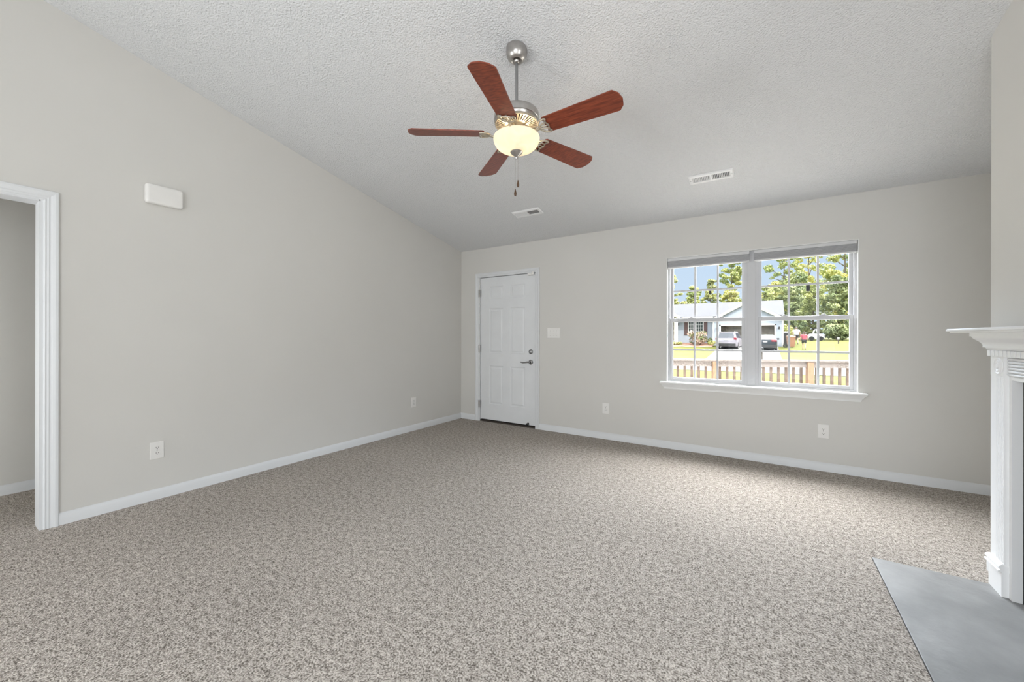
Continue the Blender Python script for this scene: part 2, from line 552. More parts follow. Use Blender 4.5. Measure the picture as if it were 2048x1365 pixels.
# baseboards
def base_prof(t=0.014, h=0.076):
    return [(0, -0.01), (t, -0.01), (t, h - .022), (t - .004, h - .014), (t - .009, h - .002), (t - .011, h), (0, h)]
b = MB()
b.prism([(XL + p, z) for p, z in base_prof()], 'y', 0.532, YB)
struct(b.build('baseboard_left', M['trim'], smooth=True), 'white baseboard along the left wall')
b = MB()
b.prism([(YB - p, z) for p, z in base_prof()], 'x', XL, -3.465)
b.prism([(YB - p, z) for p, z in base_prof()], 'x', -2.427, XR)
struct(b.build('baseboard_back', M['trim'], smooth=True), 'white baseboard along the back wall')
b = MB()
b.prism([(-4.79 + p, z) for p, z in base_prof()], 'y', -1.8, 2.2)
struct(b.build('baseboard_hall', M['trim'], smooth=True), 'white baseboard in the hallway')
b = MB()
b.prism([(BX - p, z) for p, z in base_prof()], 'y', 2.86, BY1)
b.prism([(BX - p, z) for p, z in base_prof()], 'y', BY0, 1.325)
struct(b.build('baseboard_chimney', M['trim'], smooth=True))

# door casings: mitred three-sided moulding
def casing(a0, a1, top, prof, place):
    """prof: (distance outward from the inner edge, thickness)"""
    bb = MB()
    n = len(prof)
    vs, fs = [], []
    for (w, t) in prof:
        for (a, z) in [(a0 - w, 0.0), (a0 - w, top + w), (a1 + w, top + w), (a1 + w, 0.0)]:
            vs.append(place(a, t, z))
    for i in range(n):
        j = (i + 1) % n
        for k in range(3):
            fs.append((i * 4 + k, i * 4 + k + 1, j * 4 + k + 1, j * 4 + k))
    fs.append(tuple(i * 4 for i in range(n)))
    fs.append(tuple(i * 4 + 3 for i in range(n))[::-1])
    return bb.add(vs, fs)
CAS = [(0, 0), (0, .009), (.006, .012), (.012, .010), (.020, .013), (.026, .011), (.036, .015), (.046, .018), (.057, .018), (.060, .015), (.060, 0)]
bb = casing(-3.402, -2.485, 2.031, CAS, lambda a, t, z: (a, YB - t, z))
struct(bb.build('trim_1', M['trim']), 'white casing around the six panel door')
bb = casing(OY0 - .002, 0.470, 2.031, [(w * 1.05, t) for w, t in CAS], lambda a, t, z: (XL + t, a, z))
struct(bb.build('trim_2', M['trim']), 'white moulded casing around the hall opening')
# jamb lining of the hall opening and of the front door
b = MB()
b.box(XL - .13, XL + .004, OY1 - .004, OY1 + .012, 0, OZ).box(XL - .13, XL + .004, OY0 - .012, OY0 + .004, 0, OZ).box(XL - .13, XL + .004, OY0, OY1, OZ - .012, OZ + .004)
struct(b.build('trim_5', M['trim']), 'white jamb lining of the hall opening')
b = MB()
b.box(DX0, -3.388, YB - .002, YB + TH, 0, DZ).box(-2.482, DX1, YB - .002, YB + TH, 0, DZ).box(DX0, DX1, YB - .002, YB + TH, 2.032, DZ)
b.box(DX0, DX1, YB + .065, YB + TH, -.02, DZ)
struct(b.build('trim_6', M['trim']), 'white jamb of the front door')
b = MB()
b.box(-3.388, -2.482, YB + .002, YB + .066, -.02, 0.018)
struct(b.build('trim_7', M['gap']), 'dark threshold strip under the front door')

# ------------------------------------------------------------------ front door (six raised panels)
def panel_door(x0, x1, z0, z1, yf, thick, panels):
    xs = sorted({x0, x1} | {p for q in panels for p in q[:2]})
    zs = sorted({z0, z1} | {p for q in panels for p in q[2:]})
    bb = MB()
    for i in range(len(xs) - 1):
        for k in range(len(zs) - 1):
            c = ((xs[i] + xs[i + 1]) / 2, (zs[k] + zs[k + 1]) / 2)
            if any(q[0] < c[0] < q[1] and q[2] < c[1] < q[3] for q in panels):
                a0, a1, c0, c1 = xs[i], xs[i + 1], zs[k], zs[k + 1]
                rings = []
                for ins, dep in [(0, 0), (.007, .007), (.018, .007), (.034, .0015)]:
                    rings.append([(a0 + ins, yf + dep, c0 + ins), (a1 - ins, yf + dep, c0 + ins), (a1 - ins, yf + dep, c1 - ins), (a0 + ins, yf + dep, c1 - ins)])
                vs = [p for r in rings for p in r]
                fs = [(r * 4 + e, r * 4 + (e + 1) % 4, (r + 1) * 4 + (e + 1) % 4, (r + 1) * 4 + e) for r in range(3) for e in range(4)]
                fs.append((12, 13, 14, 15))
                bb.add(vs, fs)
            else:
                bb.add([(xs[i], yf, zs[k]), (xs[i + 1], yf, zs[k]), (xs[i + 1], yf, zs[k + 1]), (xs[i], yf, zs[k + 1])], [(0, 1, 2, 3)])
    e = (x0, x1, z0, z1)
    bb.add([(x0, yf, z0), (x1, yf, z0), (x1, yf, z1), (x0, yf, z1), (x0, yf + thick, z0), (x1, yf + thick, z0), (x1, yf + thick, z1), (x0, yf + thick, z1)],
           [(4, 5, 6, 7), (0, 1, 5, 4), (1, 2, 6, 5), (2, 3, 7, 6), (3, 0, 4, 7)])
    return bb
cols = [(-3.232, -3.002), (-2.882, -2.652)]
rows = [(1.722, 1.898), (0.966, 1.590), (0.252, 0.786)]
pd = panel_door(-3.383, -2.490, 0.032, 2.025, YB + .012, .045, [(a, c, z0, z1) for a, c in cols for z0, z1 in rows])
bm = pd
bm.o = Vector((-2.94, YB + .03, 0.03))
door = bm.build('door_1', M['door'])
struct(door, 'white six panel entry door')
fy = YB + .012
def rotx(loc):   # lathe axis towards the room (-Y)
    return Matrix.Translation(loc) @ Matrix.Rotation(PI / 2, 4, 'X')
b = MB()
b.lathe([(0, 0), (.031, 0), (.032, .004), (.028, .010), (.018, .013), (.018, .020), (.012, .022), (0, .022)], 24, rotx((-2.561, fy, .999)))
b.box(-2.565, -2.557, fy - .036, fy - .020, .985, 1.013, .002)
b.build('deadbolt', M['steel'], door, True)
b = MB()
b.lathe([(0, 0), (.032, 0), (.033, .004), (.028, .011), (.013, .016), (.012, .045), (0, .045)], 24, rotx((-2.562, fy, .862)))
b.tube([(-2.562, fy - .045, .862), (-2.585, fy - .050, .864), (-2.62, fy - .052, .857), (-2.655, fy - .050, .853), (-2.685, fy - .048, .860), (-2.697, fy - .047, .863)], [.010, .010, .0085, .008, .007, .004], 10)
b.build('lever_handle', M['steel'], door, True)
for z0, z1 in [(1.758, 1.864), (.972, 1.078), (.187, .292)]:
    b = MB()
    b.tube([(-3.391, YB - .012, z0), (-3.391, YB - .012, z1)], .0065, 10)
    b.box(-3.408, -3.391, YB - .012, YB - .009, z0, z1).box(-3.391, -3.376, YB + .009, YB + .0125, z0, z1)
    b.build('hinge', M['nickel'], door, True)
b = MB()
b.lathe([(0, 0), (.016, 0), (.016, .004), (.008, .006), (.008, .02), (.013, .022), (.013, .034), (0, .036)], 18, rotx((-2.600, fy, .048)))
b.build('door_stop', M['rubber'], door, True)
b = MB()
b.box(-2.592, -2.530, YB - .026, YB + .014, 1.997, 2.030, .003)
b.box(-2.526, -2.498, YB - .028, YB - .012, 2.000, 2.045, .003)
tag(b.build('alarm_sensor', M['plate'], door), 'white plastic contact sensor at the top corner of the door')

# ------------------------------------------------------------------ windows
FY = 4.498
def window_unit(name, x0, x1, label):
    cx = (x0 + x1) / 2
    b = MB((cx, FY + .04, WZ0))
    fr = .022
    b.box(x0, x0 + fr, FY - .004, FY + .08, WZ0, WZ1).box(x1 - fr, x1, FY - .004, FY + .08, WZ0, WZ1)
    b.box(x0 + fr, x1 - fr, FY - .004, FY + .08, WZ1 - fr, WZ1).box(x0 + fr, x1 - fr, FY - .004, FY + .08, WZ0, WZ0 + .016)
    # inner track lines
    b.box(x0 + fr, x0 + fr + .006, FY + .036, FY + .040, WZ0, WZ1).box(x1 - fr - .006, x1 - fr, FY + .036, FY + .040, WZ0, WZ1)
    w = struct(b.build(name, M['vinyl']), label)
    gx0, gx1 = x0 + fr + .028, x1 - fr - .028
    def sash(nm, z0, z1, y0, y1, rail_b, rail_t):
        b = MB()
        a0, a1 = x0 + fr, x1 - fr
        b.box(a0, gx0, y0, y1, z0, z1, .002).box(gx1, a1, y0, y1, z0, z1, .002)
        b.box(gx0, gx1, y0, y1, z0, z0 + rail_b, .002).box(gx0, gx1, y0, y1, z1 - rail_t, z1, .002)
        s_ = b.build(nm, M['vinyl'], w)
        g0, g1 = z0 + rail_b, z1 - rail_t
        b = MB()
        yc = (y0 + y1) / 2
        b.box(gx0, gx1, yc - .002, yc + .002, g0, g1)
        b.build('pane', M['glass'], s_)
        b = MB()
        mw = .009
        for k in (1, 2):
            xx = gx0 + (gx1 - gx0) * k / 3
            b.box(xx - mw, xx + mw, yc - .007, yc + .007, g0, g1)
        zz = (g0 + g1) / 2
        for k in range(3):
            q0 = gx0 + (gx1 - gx0) * k / 3 + (mw if k else 0)
            q1 = gx0 + (gx1 - gx0) * (k + 1) / 3 - (mw if k < 2 else 0)
            b.box(q0, q1, yc - .007, yc + .007, zz - mw, zz + mw)
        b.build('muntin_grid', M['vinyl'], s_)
        return s_
    lo = sash('lower_sash', WZ0 + .016, 1.392, FY + .004, FY + .034, .031, .038)
    up = sash('upper_sash', 1.360, WZ1 - fr, FY + .042, FY + .070, .034, .034)
    for k in (.28, .72):
        xx = gx0 + (gx1 - gx0) * k
        b = MB()
        b.box(xx - .030, xx + .030, FY + .006, FY + .036, 1.392, 1.398, .002).box(xx - .012, xx + .018, FY + .010, FY + .030, 1.398, 1.408, .003)
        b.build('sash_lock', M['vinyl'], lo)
    # small dark clip stuck on the upper grid
    b = MB()
    xx = gx0 + (gx1 - gx0) * .555
    zz = 1.395 + (1.985 - 1.395) / 2
    kk = .010 if name == 'window_1' else .014
    b.box(xx - kk, xx + kk, FY + .036, FY + .050, zz - .012 - kk * 4, zz - .012, .002)
    b.build('grid_clip', M['lamp_black'], up)
    return w
window_unit('window_1', WX0, -.128, 'left double hung window of the pair')
window_unit('window_2', -.060, WX1, 'right double hung window of the pair')
b = MB()
b.box(-.128, -.060, FY - .008, YB + TH, WZ0, WZ1, .002)
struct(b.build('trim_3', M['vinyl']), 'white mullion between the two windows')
# painted returns of the opening
b = MB()
b.box(WX0 - .001, WX0 + .004, YB - .001, YB + TH, WZ0, WZ1).box(WX1 - .004, WX1 + .001, YB - .001, YB + TH, WZ0, WZ1).box(WX0, WX1, YB - .001, YB + TH, WZ1 - .004, WZ1 + .001)
struct(b.build('trim_8', M['reveal']), 'white painted return around the window opening')
# stool and apron with mitred ends
rings = []
for z, e, xin in [(.718, .044, 0), (.714, .050, .004), (.702, .050, .004), (.697, .046, 0), (.692, .040, -.006), (.676, .028, -.017), (.660, .016, -.028), (.645, .010, -.034), (.640, .010, -.034)]:
    x0, x1 = -.931 - xin, .743 + xin
    rings.append([(x0, YB + .001, z), (x1, YB + .001, z), (x1, YB - e, z), (x0, YB - e, z)])
b = MB()
b.loft(rings)
b.box(WX0 + .004, WX1 - .004, YB, FY - .004, .690, .7175)
struct(b.build('trim_4', M['reveal']), 'white window stool and apron')

# cellular shades pulled right up
def shade(x0, x1, label):
    t = thing('window_shade', ((x0 + x1) / 2, YB + .03, 1.925), label, 'window shade', 'shades at the window heads')
    b = MB()
    b.box(x0, x1, YB + .006, YB + .046, 2.006, 2.036, .003)
    b.build('headrail', M['headrail'], t)
    b = MB()
    zz = 2.006
    while zz > 1.946:
        b.prism([(YB + .012, zz), (YB + .008, zz - .004), (YB + .012, zz - .008), (YB + .042, zz - .008), (YB + .046, zz - .004), (YB + .042, zz)], 'x', x0 + .002, x1 - .002)
        zz -= .008
    b.build('shade_fabric', M['shade'], t)
    b = MB()
    b.box(x0 + .002, x1 - .002, YB + .010, YB + .044, 1.930, 1.944, .003)
    b.build('bottom_rail', M['headrail'], t)
    b = MB()
    xc = x0 + (x1 - x0) * .435
    b.prism([(xc - .024, 1.934), (xc - .018, 1.925), (xc, 1.921), (xc + .018, 1.925), (xc + .024, 1.934)], 'y', YB + .004, YB + .012)
    b.build('pull_tab', M['plate'], t)
shade(-.864, -.110, 'grey pleated shade pulled up over the left window')
shade(-.074, .684, 'grey pleated shade pulled up over the right window')

# ------------------------------------------------------------------ outlets, switch, chime
def make_outlet(loc, rz, label, group):
    t = thing('wall_outlet', loc, label, 'outlet', group, rz, local=True)
    b = MB()
    b.box(-.0395, .0395, -.006, 0.0005, -.062, .062, .0025)
    b.build('cover_plate', M['plate'], t)
    for s in (1, -1):
        b = MB()
        zc_ = s * .0195
        poly = [(.017 * math.cos(a) , zc_ + max(-.0125, min(.0125, .017 * math.sin(a)))) for a in [2 * PI * k / 24 for k in range(24)]]
        b.prism(poly, 'y', -.0085, -.005)
        rc = b.build('receptacle', M['plate'], t)
        b = MB()
        b.box(-.0075, -.0050, -.0089, -.0080, zc_ - .002, zc_ + .007).box(.0050, .0075, -.0089, -.0080, zc_ - .001, zc_ + .006)
        b.prism([(.003 * math.cos(2 * PI * k / 10), zc_ - .0075 + .003 * math.sin(2 * PI * k / 10)) for k in range(10)], 'y', -.0089, -.0080)
        b.build('socket_slots', M['slot'], rc)
    b = MB()
    b.lathe([(0, 0), (.003, 0), (.003, .0015), (0, .002)], 10, rotx((0, -.006, 0)))
    b.build('screw', M['nickel'], t)
    return t
g = 'duplex outlets low on the walls'
o1 = make_outlet((-1.543, YB, .359), 0, 'white outlet on the back wall between the door and the window', g)
copy_thing(o1, (.4555, YB, .354), 0, 'white outlet on the back wall below the window', g)
copy_thing(o1, (XL, 1.009, .358), PI / 2, 'white outlet on the left wall nearest the hall opening', g)
copy_thing(o1, (XL, 3.512, .359), PI / 2, 'white outlet on the left wall near the far corner', g)

t = thing('light_switch', (-2.222, YB, 1.24), 'white three-gang light switch plate beside the front door', 'light switch', None, 0, local=True)
b = MB()
b.box(-.088, .088, -.006, .0005, -.062, .062, .0025)
b.build('cover_plate', M['plate'], t)
for k in (-1, 0, 1):
    b = MB()
    b.box(k * .046 - .005, k * .046 + .005, -.0062, -.0055, -.012, .012)
    b.prism([(-.006, -.003), (-.017, .004), (-.017, .008), (-.006, .007)], 'x', k * .046 - .0038, k * .046 + .0038)
    b.build('toggle', M['plate'], t)
for k in (-1, 0, 1):
    for z in (-.03, .03):
        b = MB()
        b.lathe([(0, 0), (.003, 0), (.003, .0015), (0, .002)], 8, rotx((k * .046, -.006, z)))
        b.build('screw', M['nickel'], t)

cy0, cy1, cz0, cz1, cd = .936, 1.150, 2.154, 2.292, .048
t = thing('door_chime', (XL, (cy0 + cy1) / 2, cz0), 'white rectangular door chime box high on the left wall', 'door chime')
b = MB()
def rrect(y0, y1, z0, z1, r, n=5):
    pts = []
    for (cy, cz_, a0) in [(y1 - r, z1 - r, 0), (y0 + r, z1 - r, PI / 2), (y0 + r, z0 + r, PI), (y1 - r, z0 + r, 3 * PI / 2)]:
        for k in range(n + 1):
            a = a0 + PI / 2 * k / n
            pts.append((cy + r * math.cos(a), cz_ + r * math.sin(a)))
    return pts
rings = []
for d_, ins in [(.010, 0), (.034, 0), (.043, .003), (.047, .009), (.048, .018)]:
    rings.append([(XL + d_, p, q) for p, q in rrect(cy0 + ins, cy1 - ins, cz0 + ins, cz1 - ins, .016)])
b.loft(rings)
b.build('chime_cover', M['plate'], t, True, 50)
b = MB()
b.box(XL - .0005, XL + .012, cy0 + .006, cy1 - .006, cz0 + .006, cz1 - .006)
b.build('back_plate', M['plate'], t)

# ------------------------------------------------------------------ ceiling registers
def on_ceiling(y):   # matrix: local x along X, local y up the slope (towards -Y), local z into the room
    ang = math.atan(SL)
    return ang
def register(cx, cy, L, W, label, dark_right, half):
    ang = math.atan(SL)
    t = thing('ceiling_register', (cx, cy, zc(cy)), label, 'air vent', 'ceiling air registers', 0, local=True)
    # slope frame: u = +X, v = up the slope (towards the camera), n = down into the room
    U = Vector((1, 0, 0)); V = Vector((0, -math.cos(ang), math.sin(ang))); N = Vector((0, -math.sin(ang), -math.cos(ang)))
    mtx = Matrix(((U.x, V.x, N.x, 0), (U.y, V.y, N.y, 0), (U.z, V.z, N.z, 0), (0, 0, 0, 1)))
    l, w = L / 2, W / 2
    il, iw = l - .028, w - .030
    b = MB()
    rings = []
    outer = [(-l, -w), (l, -w), (l, w), (-l, w)]
    for sc_l, sc_w, z in [(0, 0, -.001), (0, 0, .004), (.010, .010, .011)]:
        rings.append([(math.copysign(l - sc_l, p), math.copysign(w - sc_w, q), z) for p, q in outer])
    rings.append([(math.copysign(il, p), math.copysign(iw, q), .011) for p, q in outer])
    rings.append([(math.copysign(il, p), math.copysign(iw, q), .001) for p, q in outer])
    b.loft(rings, cap=False)
    b.box(-.008, .008, -iw, iw, .002, .011)
    b.xf(mtx)
    b.build('frame', M['vent'], t)
    b = MB()
    b.box(-il, il, -iw, iw, .0004, .0014)
    b.xf(mtx)
    b.build('duct_backing', M['duct'], t)
    n = half
    for sgn in (-1, 1):
        for k in range(n):
            b = MB()
            a0 = .008 + (il - .008) * (k + .5) / n
            tilt = sgn * dark_right
            th = .0011
            xx = sgn * a0
            p = Vector((math.sin(math.radians(tilt)), math.cos(math.radians(tilt))))
            q = Vector((p.y, -p.x))
            hw = .0058
            poly = [(xx + s1 * p.x * hw * 0 + s1 * p.x * hw + s2 * q.x * th, .0062 + s1 * p.y * hw * .75 + s2 * q.y * th) for s1, s2 in ((-1, -1), (-1, 1), (1, 1), (1, -1))]
            b.prism(poly, 'y', -iw, iw)
            b.xf(mtx)
            b.build('louver', M['vent'], t)
    b = MB()
    b.box(il + .006, il + .020, -.004, .004, .011, .016)
    b.xf(mtx)
    b.build('damper_lever', M['vent'], t)
    for s_ in (-1, 1):
        b = MB()
        b.lathe([(0, .011), (.004, .011), (.003, .0135), (0, .0135)], 8, Matrix.Translation((s_ * (l - .013), 0, 0)))
        b.xf(mtx)
        b.build('screw', M['steel'], t)
    return t
register(-.378, 3.765, .345, .135, 'long white ceiling register with its slots open to the right of the fan', 35, 11)
register(-2.212, 3.768, .345, .135, 'white ceiling register above the front door, its right half dark', 35, 11)

# ------------------------------------------------------------------ fireplace
t = thing('fireplace_mantel', (.955, 2.09, 0), 'white painted fireplace mantel with fluted pilasters and dentil moulding', 'mantel')
MY0, MY1 = 1.335, 2.845          # outer ends of the pilasters
PYW = .121
XF = .931
Z0 = .004
for far in (True, False):
    def yy(q):      # q measured from the inner edge outward
        return (MY1 - PYW + q) if far else (MY0 + PYW - q)
    def rng(a, c):
        return (min(yy(a), yy(c)), max(yy(a), yy(c)))
    b = MB()
    y0, y1 = rng(0, PYW)
    # body with five flutes cut in the inner two thirds
    pts = [(yy(PYW), BX), (yy(PYW), XF)]
    fl = [(.004 + .0145 * k, .004 + .0145 * k + .0085) for k in range(5)][::-1]
    for a, c in fl:
        m_ = (a + c) / 2
        pts += [(yy(c), XF), (yy(c - .0012), XF + .004), (yy(m_), XF + .0062), (yy(a + .0012), XF + .004), (yy(a), XF)]
    pts += [(yy(0), XF), (yy(0), BX)]
    poly = [(x, y) for y, x in pts]
    b.prism(poly, 'z', .12, 1.016)
    pil = b.build('pilaster', M['mantel'], t)
    b = MB()
    b.box(XF - .002, BX, y0, y1, 1.016, 1.104)
    blk = b.build('corner_block', M['mantel'], t)
    b = MB()
    mtx = Matrix.Translation((XF - .002, yy(.046), 1.061)) @ Matrix.Rotation(-PI / 2, 4, 'Y')
    b.lathe([(.041, 0), (.040, .003), (.036, .0045), (.031, .001), (.027, .001), (.022, .006), (.017, .003), (.012, .003), (.009, .007), (0, .008)], 32, mtx)
    b.build('rosette', M['mantel'], blk, True, 25)
    b = MB()
    b.box(.923, BX, y0, y1, Z0, .118)
    # cap moulding of the plinth
    rings = []
    for z, e in [(.118, .012), (.124, .012), (.128, .004), (.136, .010), (.146, .008), (.150, .002), (.154, -.002)]:
        r0, r1 = rng(-min(e, .004), PYW + e)
        rings.append([(.923 - e, r0, z), (BX, r0, z), (BX, r1, z), (.923 - e, r1, z)])
    b.loft(rings)
    b.build('plinth', M['mantel'], pil)
# inner board round the opening
b = MB()
IX = .946
iy0, iy1, iz = MY0 + PYW + .023, MY1 - PYW - .023, 1.000
b.box(IX, BX - .006, iy1, MY1 - PYW, Z0, 1.016).box(IX, BX - .006, MY0 + PYW, iy0, Z0, 1.016).box(IX, BX - .006, iy0, iy1, iz, 1.016)
b.build('inner_frame', M['mantel'], t)
# reeded frieze
b = MB()
fy0, fy1 = MY0 + PYW, MY1 - PYW
b.box(.950, BX, fy0, fy1, 1.016, 1.104)
n = 6
for k in range(n):
    za = 1.018 + k * .0142
    prof = [(.950, za)] + [(.950 - .012 * math.sin(PI * q / 8), za + .0128 * (.5 - .5 * math.cos(PI * q / 8))) for q in range(1, 8)] + [(.950, za + .0128)]
    yy_a, yy_b = fy0 + .004, fy1 - .004
    b.prism([(x, z) for x, z in prof], 'y', yy_a, yy_b)
b.build('reeded_frieze', M['mantel'], t, True, 50)
# dentil band
b = MB()
b.box(XF - .000, BX, MY0 - .002, MY1 + .002, 1.104, 1.138)
d0, d1 = MY0 - .008, MY1 + .008
nd = 41
pitch = (d1 - d0) / nd
for k in range(nd):
    y_ = d0 + k * pitch
    b.box(XF - .013, XF + .004, y_ + pitch * .14, y_ + pitch * .86, 1.106, 1.134)
for s_ in (0, 1):
    for k in range(3):
        x_ = XF - .006 + k * pitch
        if s_:
            b.box(x_ + pitch * .1, x_ + pitch * .8, MY1, MY1 + .008, 1.106, 1.134)
        else:
            b.box(x_ + pitch * .1, x_ + pitch * .8, MY0 - .008, MY0, 1.106, 1.134)
b.build('dentil_moulding', M['mantel'], t)
# crown: stacked fillets and ogee with returns at both ends
def tier(bb, levels):
    rings = [[(XF - e, MY0 - e, z), (BX, MY0 - e, z), (BX, MY1 + e, z), (XF - e, MY1 + e, z)] for z, e in levels]
    bb.loft(rings)
b = MB()
tier(b, [(1.136, .011), (1.141, .013), (1.146, .015)])
tier(b, [(1.146, .022), (1.160, .022)])
og = []
for k in range(11):
    q = k / 10
    og.append((1.160 + .040 * q, .024 + .027 * (.5 - .5 * math.cos(PI * q)) if q < .999 else .051))
tier(b, og)
tier(b, [(1.200, .056), (1.221, .056)])
b.build('crown_moulding', M['mantel'], t, True, 40)
b = MB()
tier(b, [(1.217, .108), (1.222, .110), (1.2235, .110)])
tier(b, [(1.2235, .117), (1.226, .120), (1.233, .120), (1.238, .116)])
b.build('mantel_shelf', M['mantel'], t)
b = MB()
b.box(BX - .006, BX + .002, iy0 + .001, NY0 + .02, Z0, iz - .002).box(BX - .006, BX + .002, NY1 - .02, iy1 - .001, Z0, iz - .002).box(BX - .006, BX + .002, NY0 + .02, NY1 - .02, NZ - .02, iz - .002)
tag(b.build('slate_facing', M['soot'], t), 'black facing around the firebox')
t = thing('firebox', (1.25, 2.1, 0.0), 'black steel firebox set into the chimney breast', 'firebox')
b = MB()
b.box(BX + .02, 1.50, NY0 + .002, NY0 + .02, .004, NZ - .002).box(BX + .02, 1.50, NY1 - .02, NY1 - .002, .004, NZ - .002)
b.box(1.48, 1.50, NY0 + .02, NY1 - .02, .004, NZ - .002).box(BX + .02, 1.48, NY0 + .02, NY1 - .02, NZ - .02, NZ - .002)
b.box(BX + .02, 1.48, NY0 + .02, NY1 - .02, .001, .012)
b.build('liner', M['soot'], t)
b = MB((.745, 2.09, -.03))
b.box(HX0 + .003, BX - .001, HY0 + .003, HY1 - .003, -.03, .004, .002)
tag(b.build('hearth_slab', M['slate']), 'grey slate hearth slab set into the carpet before the fireplace', 'hearth')

# ------------------------------------------------------------------ ceiling fan
FX, FYc = -1.265, 2.02
fan = thing('ceiling_fan', (FX, FYc, zc(FYc)), 'five blade cherry ceiling fan with a lit glass bowl on a long rod', 'ceiling fan')
T0 = Matrix.Translation((FX, FYc, 0))
b = MB()
zt = zc(FYc)
can = [(.064, zt + .012), (.064, zt - .012), (.0635, zt - .026), (.060, zt - .040), (.053, zt - .054), (.043, zt - .065), (.034, zt - .070), (.030, zt - .068), (.026, zt - .062), (.018, zt - .060)]
b.lathe(can, 40, T0)
b.ball((FX, FYc, zt - .068), (.019, .019, .017), 20, 12)
b.build('canopy', M['nickel'], fan, True)
b = MB()
b.tube([(FX, FYc, zt - .06), (FX, FYc, 2.55)], .0095, 16)
b.build('downrod', M['steel'], fan, True)
b = MB()
b.lathe([(.012, 2.578), (.030, 2.576), (.034, 2.570), (.110, 2.566), (.126, 2.562), (.134, 2.552), (.136, 2.540), (.136, 2.515), (.133, 2.512), (.136, 2.508), (.133, 2.503), (.131, 2.495)], 56, T0)
b.build('motor_housing', M['nickel'], fan, True)
# slotted bottom plate
b = MB()
b.lathe([(.131, 2.497), (.133, 2.490), (.128, 2.484), (.122, 2.483)], 56, T0)
b.lathe([(.079, 2.474), (.070, 2.470), (.058, 2.470)], 56, T0)
NS = 40
for k in range(NS):
    a = 2 * PI * k / NS
    da = PI / NS * .56
    def P(r, ang, z): return (FX + r * math.cos(ang), FYc + r * math.sin(ang), z)
    vs = [P(.078, a - da, 2.474), P(.123, a - da, 2.4835), P(.123, a + da, 2.4835), P(.078, a + da, 2.474),
          P(.078, a - da, 2.478), P(.123, a - da, 2.487), P(.123, a + da, 2.487), P(.078, a + da, 2.478)]
    b.add(vs, [(0, 1, 2, 3), (4, 7, 6, 5), (0, 4, 5, 1), (2, 6, 7, 3)])
b.build('vent_plate', M['iron_brass'], fan, True)
b = MB()
b.lathe([(.128, 2.496), (.060, 2.486)], 40, T0)
b.build('winding_cover', M['gap'], fan, True)
b = MB()
b.lathe([(.060, 2.486), (.060, 2.456), (.064, 2.450), (.062, 2.443), (.050, 2.440), (.044, 2.432), (.046, 2.420), (.060, 2.416), (.062, 2.410), (.058, 2.406), (.0, 2.404)], 40, T0)
b.build('switch_housing', M['iron_brass'], fan, True)
# light bowl
bowl_prof = [(.139, 2.409), (.1405, 2.404), (.1395, 2.392), (.135, 2.376), (.126, 2.360), (.112, 2.346), (.093, 2.335), (.070, 2.327), (.045, 2.322), (.012, 2.320)]
b = MB()
b.lathe(bowl_prof, 56, T0)
b.lathe([(r - .004 if r > .02 else r, z + .003) for r, z in bowl_prof], 56, T0)
b.build('light_bowl', M['alabaster'], fan, True, 60)
b = MB()
b.lathe([(.007, 2.404), (.007, 2.330)], 10, T0)
for k in range(3):
    a = 2 * PI * k / 3 + .4
    b.tube([(FX, FYc, 2.400), (FX + .03 * math.cos(a), FYc + .03 * math.sin(a), 2.398)], .006, 8)
b.build('lamp_stem', M['nickel'], fan, True)
b = MB()
b.lathe([(.0, 2.330), (.020, 2.328), (.036, 2.322), (.038, 2.318), (.030, 2.308), (.018, 2.300), (.010, 2.292), (.007, 2.288), (.009, 2.284), (.007, 2.279), (.0, 2.276)], 32, T0)
b.build('finial', M['nickel'], fan, True)
# bulbs
for k in range(2):
    a = math.radians(20 + 180 * k)
    ld = bpy.data.lights.new('fan_bulb', 'POINT')
    ld.energy = 1.7
    ld.color = (1.0, 0.79, 0.54)
    ld.shadow_soft_size = 0.028
    lo = bpy.data.objects.new('fan_bulb', ld)
    COL.objects.link(lo)
    lo.location = (FX + .074 * math.cos(a), FYc + .074 * math.sin(a), 2.396)
